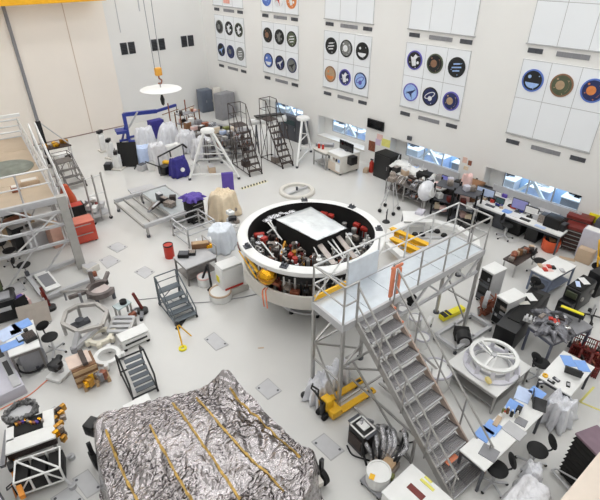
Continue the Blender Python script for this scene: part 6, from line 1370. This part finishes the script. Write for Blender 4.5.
t = onb('printer','black and grey printer at the left edge behind the desk','printer',6,316,0,-.2); G().b(0,0,.35,.8,.65,.7,bev=.04).to('body', black, t); G().b(0,-.05,.72,.6,.4,.05,bev=.01).to('top_panel', mgrey, t); G().b(0,-.34,.45,.5,.03,.12).to('tray', lgrey, t)
t = onb('card_panel','brown cardboard-like panel leaning behind the left-edge desk chair','panel',37,322,0,-.3); G().b(0,0,.3,.8,.05,.6,rx=-.5).to('board', M('card_grey',S(176,166,156),.6), t); G().b(0,-.1,.02,.7,.3,.04).to('foot', steel, t)
t = onb('green_rack','olive-green and black rack at the left edge near scaffold','rack',2,303,0,0); G().b(-.1,0,.5,.5,.6,1.0,bev=.02).to('body', M('olive_rack',S(96,104,74),.5,var=.15), t); G().b(.16,0,.8,.03,.5,.3).to('panel', black, t); G().lathe([(.1,.3),(.15,.3),(.15,.35),(.1,.35),(.1,.3)],16,.3,0).to('ring', black, t); G().cyl(.3,0,0,.3,.05,n=8).to('ring_post', dgrey, t)
# low slotted platform along the left edge
q0, q1 = P(28,393), P(0,345); zt = .3
t = thing('slotted_platform','long low lavender-grey platform with dark slots along the left edge','platform',(q0.x,q0.y,0))
G().bb(-1.7,0,0,-.0,4.0,zt,bev=.02).to('body', lavender, t); G().bb(-.22,.05,zt,-.04,3.9,zt+.03).to('edge_rail', lgrey, t)
for k in range(4): G().bb(-.2,.5+.8*k,zt+.03,-.08,1.1+.8*k,zt+.036).to('dark_slot', black, t)
t = onb('floor_cable','orange-pink cable along the floor below the slotted platform','cable',30,396,0); cp = [P(*q)-P(30,396) for q in ((0,410),(14,403),(30,395),(48,380),(64,370))]; G().curve([(v.x,v.y,.012) for v in cp],.014).to('cable', orangep, t)
# gold-fitted rover base
p = P(35,440,.4); a = ang(P(18,443,.9),P(55,430,.9)); t = thing('rover_base','white-decked rover-like base with black electronics bay and gold fittings, lower left','rover',(p.x,p.y,0),a)
G().b(0,0,.6,1.0,.85,.2,bev=.02).to('chassis', hwd, t)
G().b(0,-.25,.73,1.0,.4,.05,bev=.01).b(.38,.2,.73,.24,.5,.05,bev=.01).b(-.42,.1,.73,.16,.4,.05).to('white_deck', white, t)
G().b(-.05,.2,.72,.62,.42,.06).to('electronics_bay', blackm, t)
for k in range(10): G().b(-.28+.06*k,.2+rr.uniform(-.14,.14),.77,.05,.09,.06,rz=rr.random()).to('bay_module', [goldb,rustb,purple,gold,hw][k%5], t)
for k in range(16): G().b(.56+rr.uniform(-.06,.12),-.35+.06*k,.5+.2*rr.random(),.13,.1,.12+.1*rr.random(),rz=rr.random(),bev=.015).to('gold_fitting', [goldb,gold,hwd,hw,goldb][k%5], t)
g = G(); vs = 46
for k in range(vs): aa = 2*PI*k/vs; g.b(-.2+.33*math.cos(aa),.66+.26*math.sin(aa),.72+.08*rr.random(),.11,.08,.16*rr.random()+.05,rz=rr.random()*3,rx=rr.random(),bev=.012)
g.to('hardware_ring', M('grey_hardware',S(104,104,104),.35,.5,var=.6,scale=16,bump=.4), t); G().lathe([(0,.66),(.28,.66),(.28,.74),(0,.76)],24,-.2,.66).to('ring_centre', lgrey, t); G().bar((-.2,.66,.0),(-.2,.66,.66),.3,.3).to('ring_pedestal', dgrey, t)
for sx in (-.4,.4):
    for sy in (-.3,.3): G().bar((sx,sy,0),(sx,sy,.52),.07,.07).to('leg', steel, t)
G().bar((-.62,-.5,.5),(-.55,.5,.5),.1,.08).to('side_rail', mgrey, t)
p = P(43,476,.2); t.scale = (.9,.9,.95)
t = thing('tube_frame_cart','white tube frame cart with black panels in front of rover-like base','cart',(p.x,p.y,0),a-.05)
hh = .58; Lx, Ly = .8, .5
for z in (.2,hh): G().t((-Lx/2,-Ly/2,z),(Lx/2,-Ly/2,z),.02).t((-Lx/2,Ly/2,z),(Lx/2,Ly/2,z),.018).t((-Lx/2,-Ly/2,z),(-Lx/2,Ly/2,z),.018).t((Lx/2,-Ly/2,z),(Lx/2,Ly/2,z),.018).to('tube_loop', white, t)
for x in (-.5,-.17,.17,.5):
    for y in (-.5,.5): G().t((x*Lx,y*Ly,.2),(x*Lx,y*Ly,hh),.022).to('upright', white, t)
G().t((-.5*Lx,-.5*Ly,.2),(-.17*Lx,-.5*Ly,hh),.018).t((.5*Lx,-.5*Ly,.2),(.17*Lx,-.5*Ly,hh),.018).t((-.5*Lx,.5*Ly,hh),(.17*Lx,-.5*Ly,hh),.02).t((-.17*Lx,.5*Ly,hh),(.5*Lx,-.5*Ly,hh),.02).to('diagonal', white, t)
for k in range(3): G().b(-.32+.31*k,0,.35,.26,.5,.3,bev=.01).to('black_panel', blackm, t)
for sx in (-1,1):
    for sy in (-1,1): G().bar((sx*Lx*.5,sy*Ly*.5,.2),(sx*Lx*.62,sy*Ly*.7,.1),.05,.05).cyl(sx*Lx*.62,sy*Ly*.7,0,.1,.07,n=14).to('foot', lgrey, t)
# yellow-orange hoist at the lower left
t = onb('orange_hoist','orange and yellow hoist arm with gold fittings at the lower left corner','hoist',22,488,0,ang(P(20,464),P(34,500)))
t.scale = (.75,.75,.75)
G().bar((-.55,0,.5),(.8,0,.62),.12,.14).to('arm', M('hoist_orange',S(222,140,40),.45), t); G().bar((0,0,.06),(0,0,.52),.14,.14).b(0,0,.04,.5,.4,.06,bev=.01).to('base', M('hoist_base',S(200,120,40),.5), t)
for k in range(9): G().b(-.6-.08*k,rr.uniform(-.05,.15)+.04*k,.5+.1*rr.random(),.1,.1,.1,rz=rr.random(),bev=.015).to('gold_fitting', [gold,yellow,goldb][k%3], t)
G().bar((-.5,0,.5),(-1.25,.3,.5),.07,.06).bar((-1.2,.28,0),(-1.2,.28,.48),.06,.06).to('gold_boom', gold, t); G().b(-.25,0,.68,.3,.16,.14,bev=.03).to('motor', black, t); G().pl([(.2,-.1,.6),(.25,-.25,.6),(.35,-.25,.62),(.3,-.1,.62)],.018).to('hook_loop', black, t)
q0, q1 = P(0,463), P(25,505); th = ang(q0,q1); m_ = (q0+q1)/2
t = thing('grey_machine','dark grey machine with white panel cut by the lower left corner','machine',(m_.x-.62,m_.y-.1,0),th)
G().b(0,-.1,.35,1.7,1.0,.7,bev=.02).to('body', dgrey, t); G().b(0,.32,.72,1.7,.1,.06).to('edge_rail', lavender, t); G().b(.1,0,.71,.5,.4,.03).to('black_recess', blackm, t); G().b(.5,-.35,.72,.7,.4,.04).to('white_panel', white, t)
# ================================================================ keep free-standing things clear of the walls
bpy.context.view_layer.update()
for o in list(bpy.data.objects):
    if o.parent or o.get('kind') or 'label' not in o: continue
    if o['category'] in ('vent','emblem','sign','notice','box','socket','print','brace','console','lamp','crane hook','crane girder','screen','notice') and o.location.x > XR-.05: continue
    if o['category'] in ('brace','console','screen'): continue
    pts = []
    st = [o]
    while st:
        q = st.pop(); st += [c for c in bpy.data.objects if c.parent is q]
        if q.type == 'MESH': pts += [(q.matrix_world @ Vector(v)).x for v in q.bound_box]
    if pts and max(pts) > XR-.02: o.location.x -= max(pts)-(XR-.03)
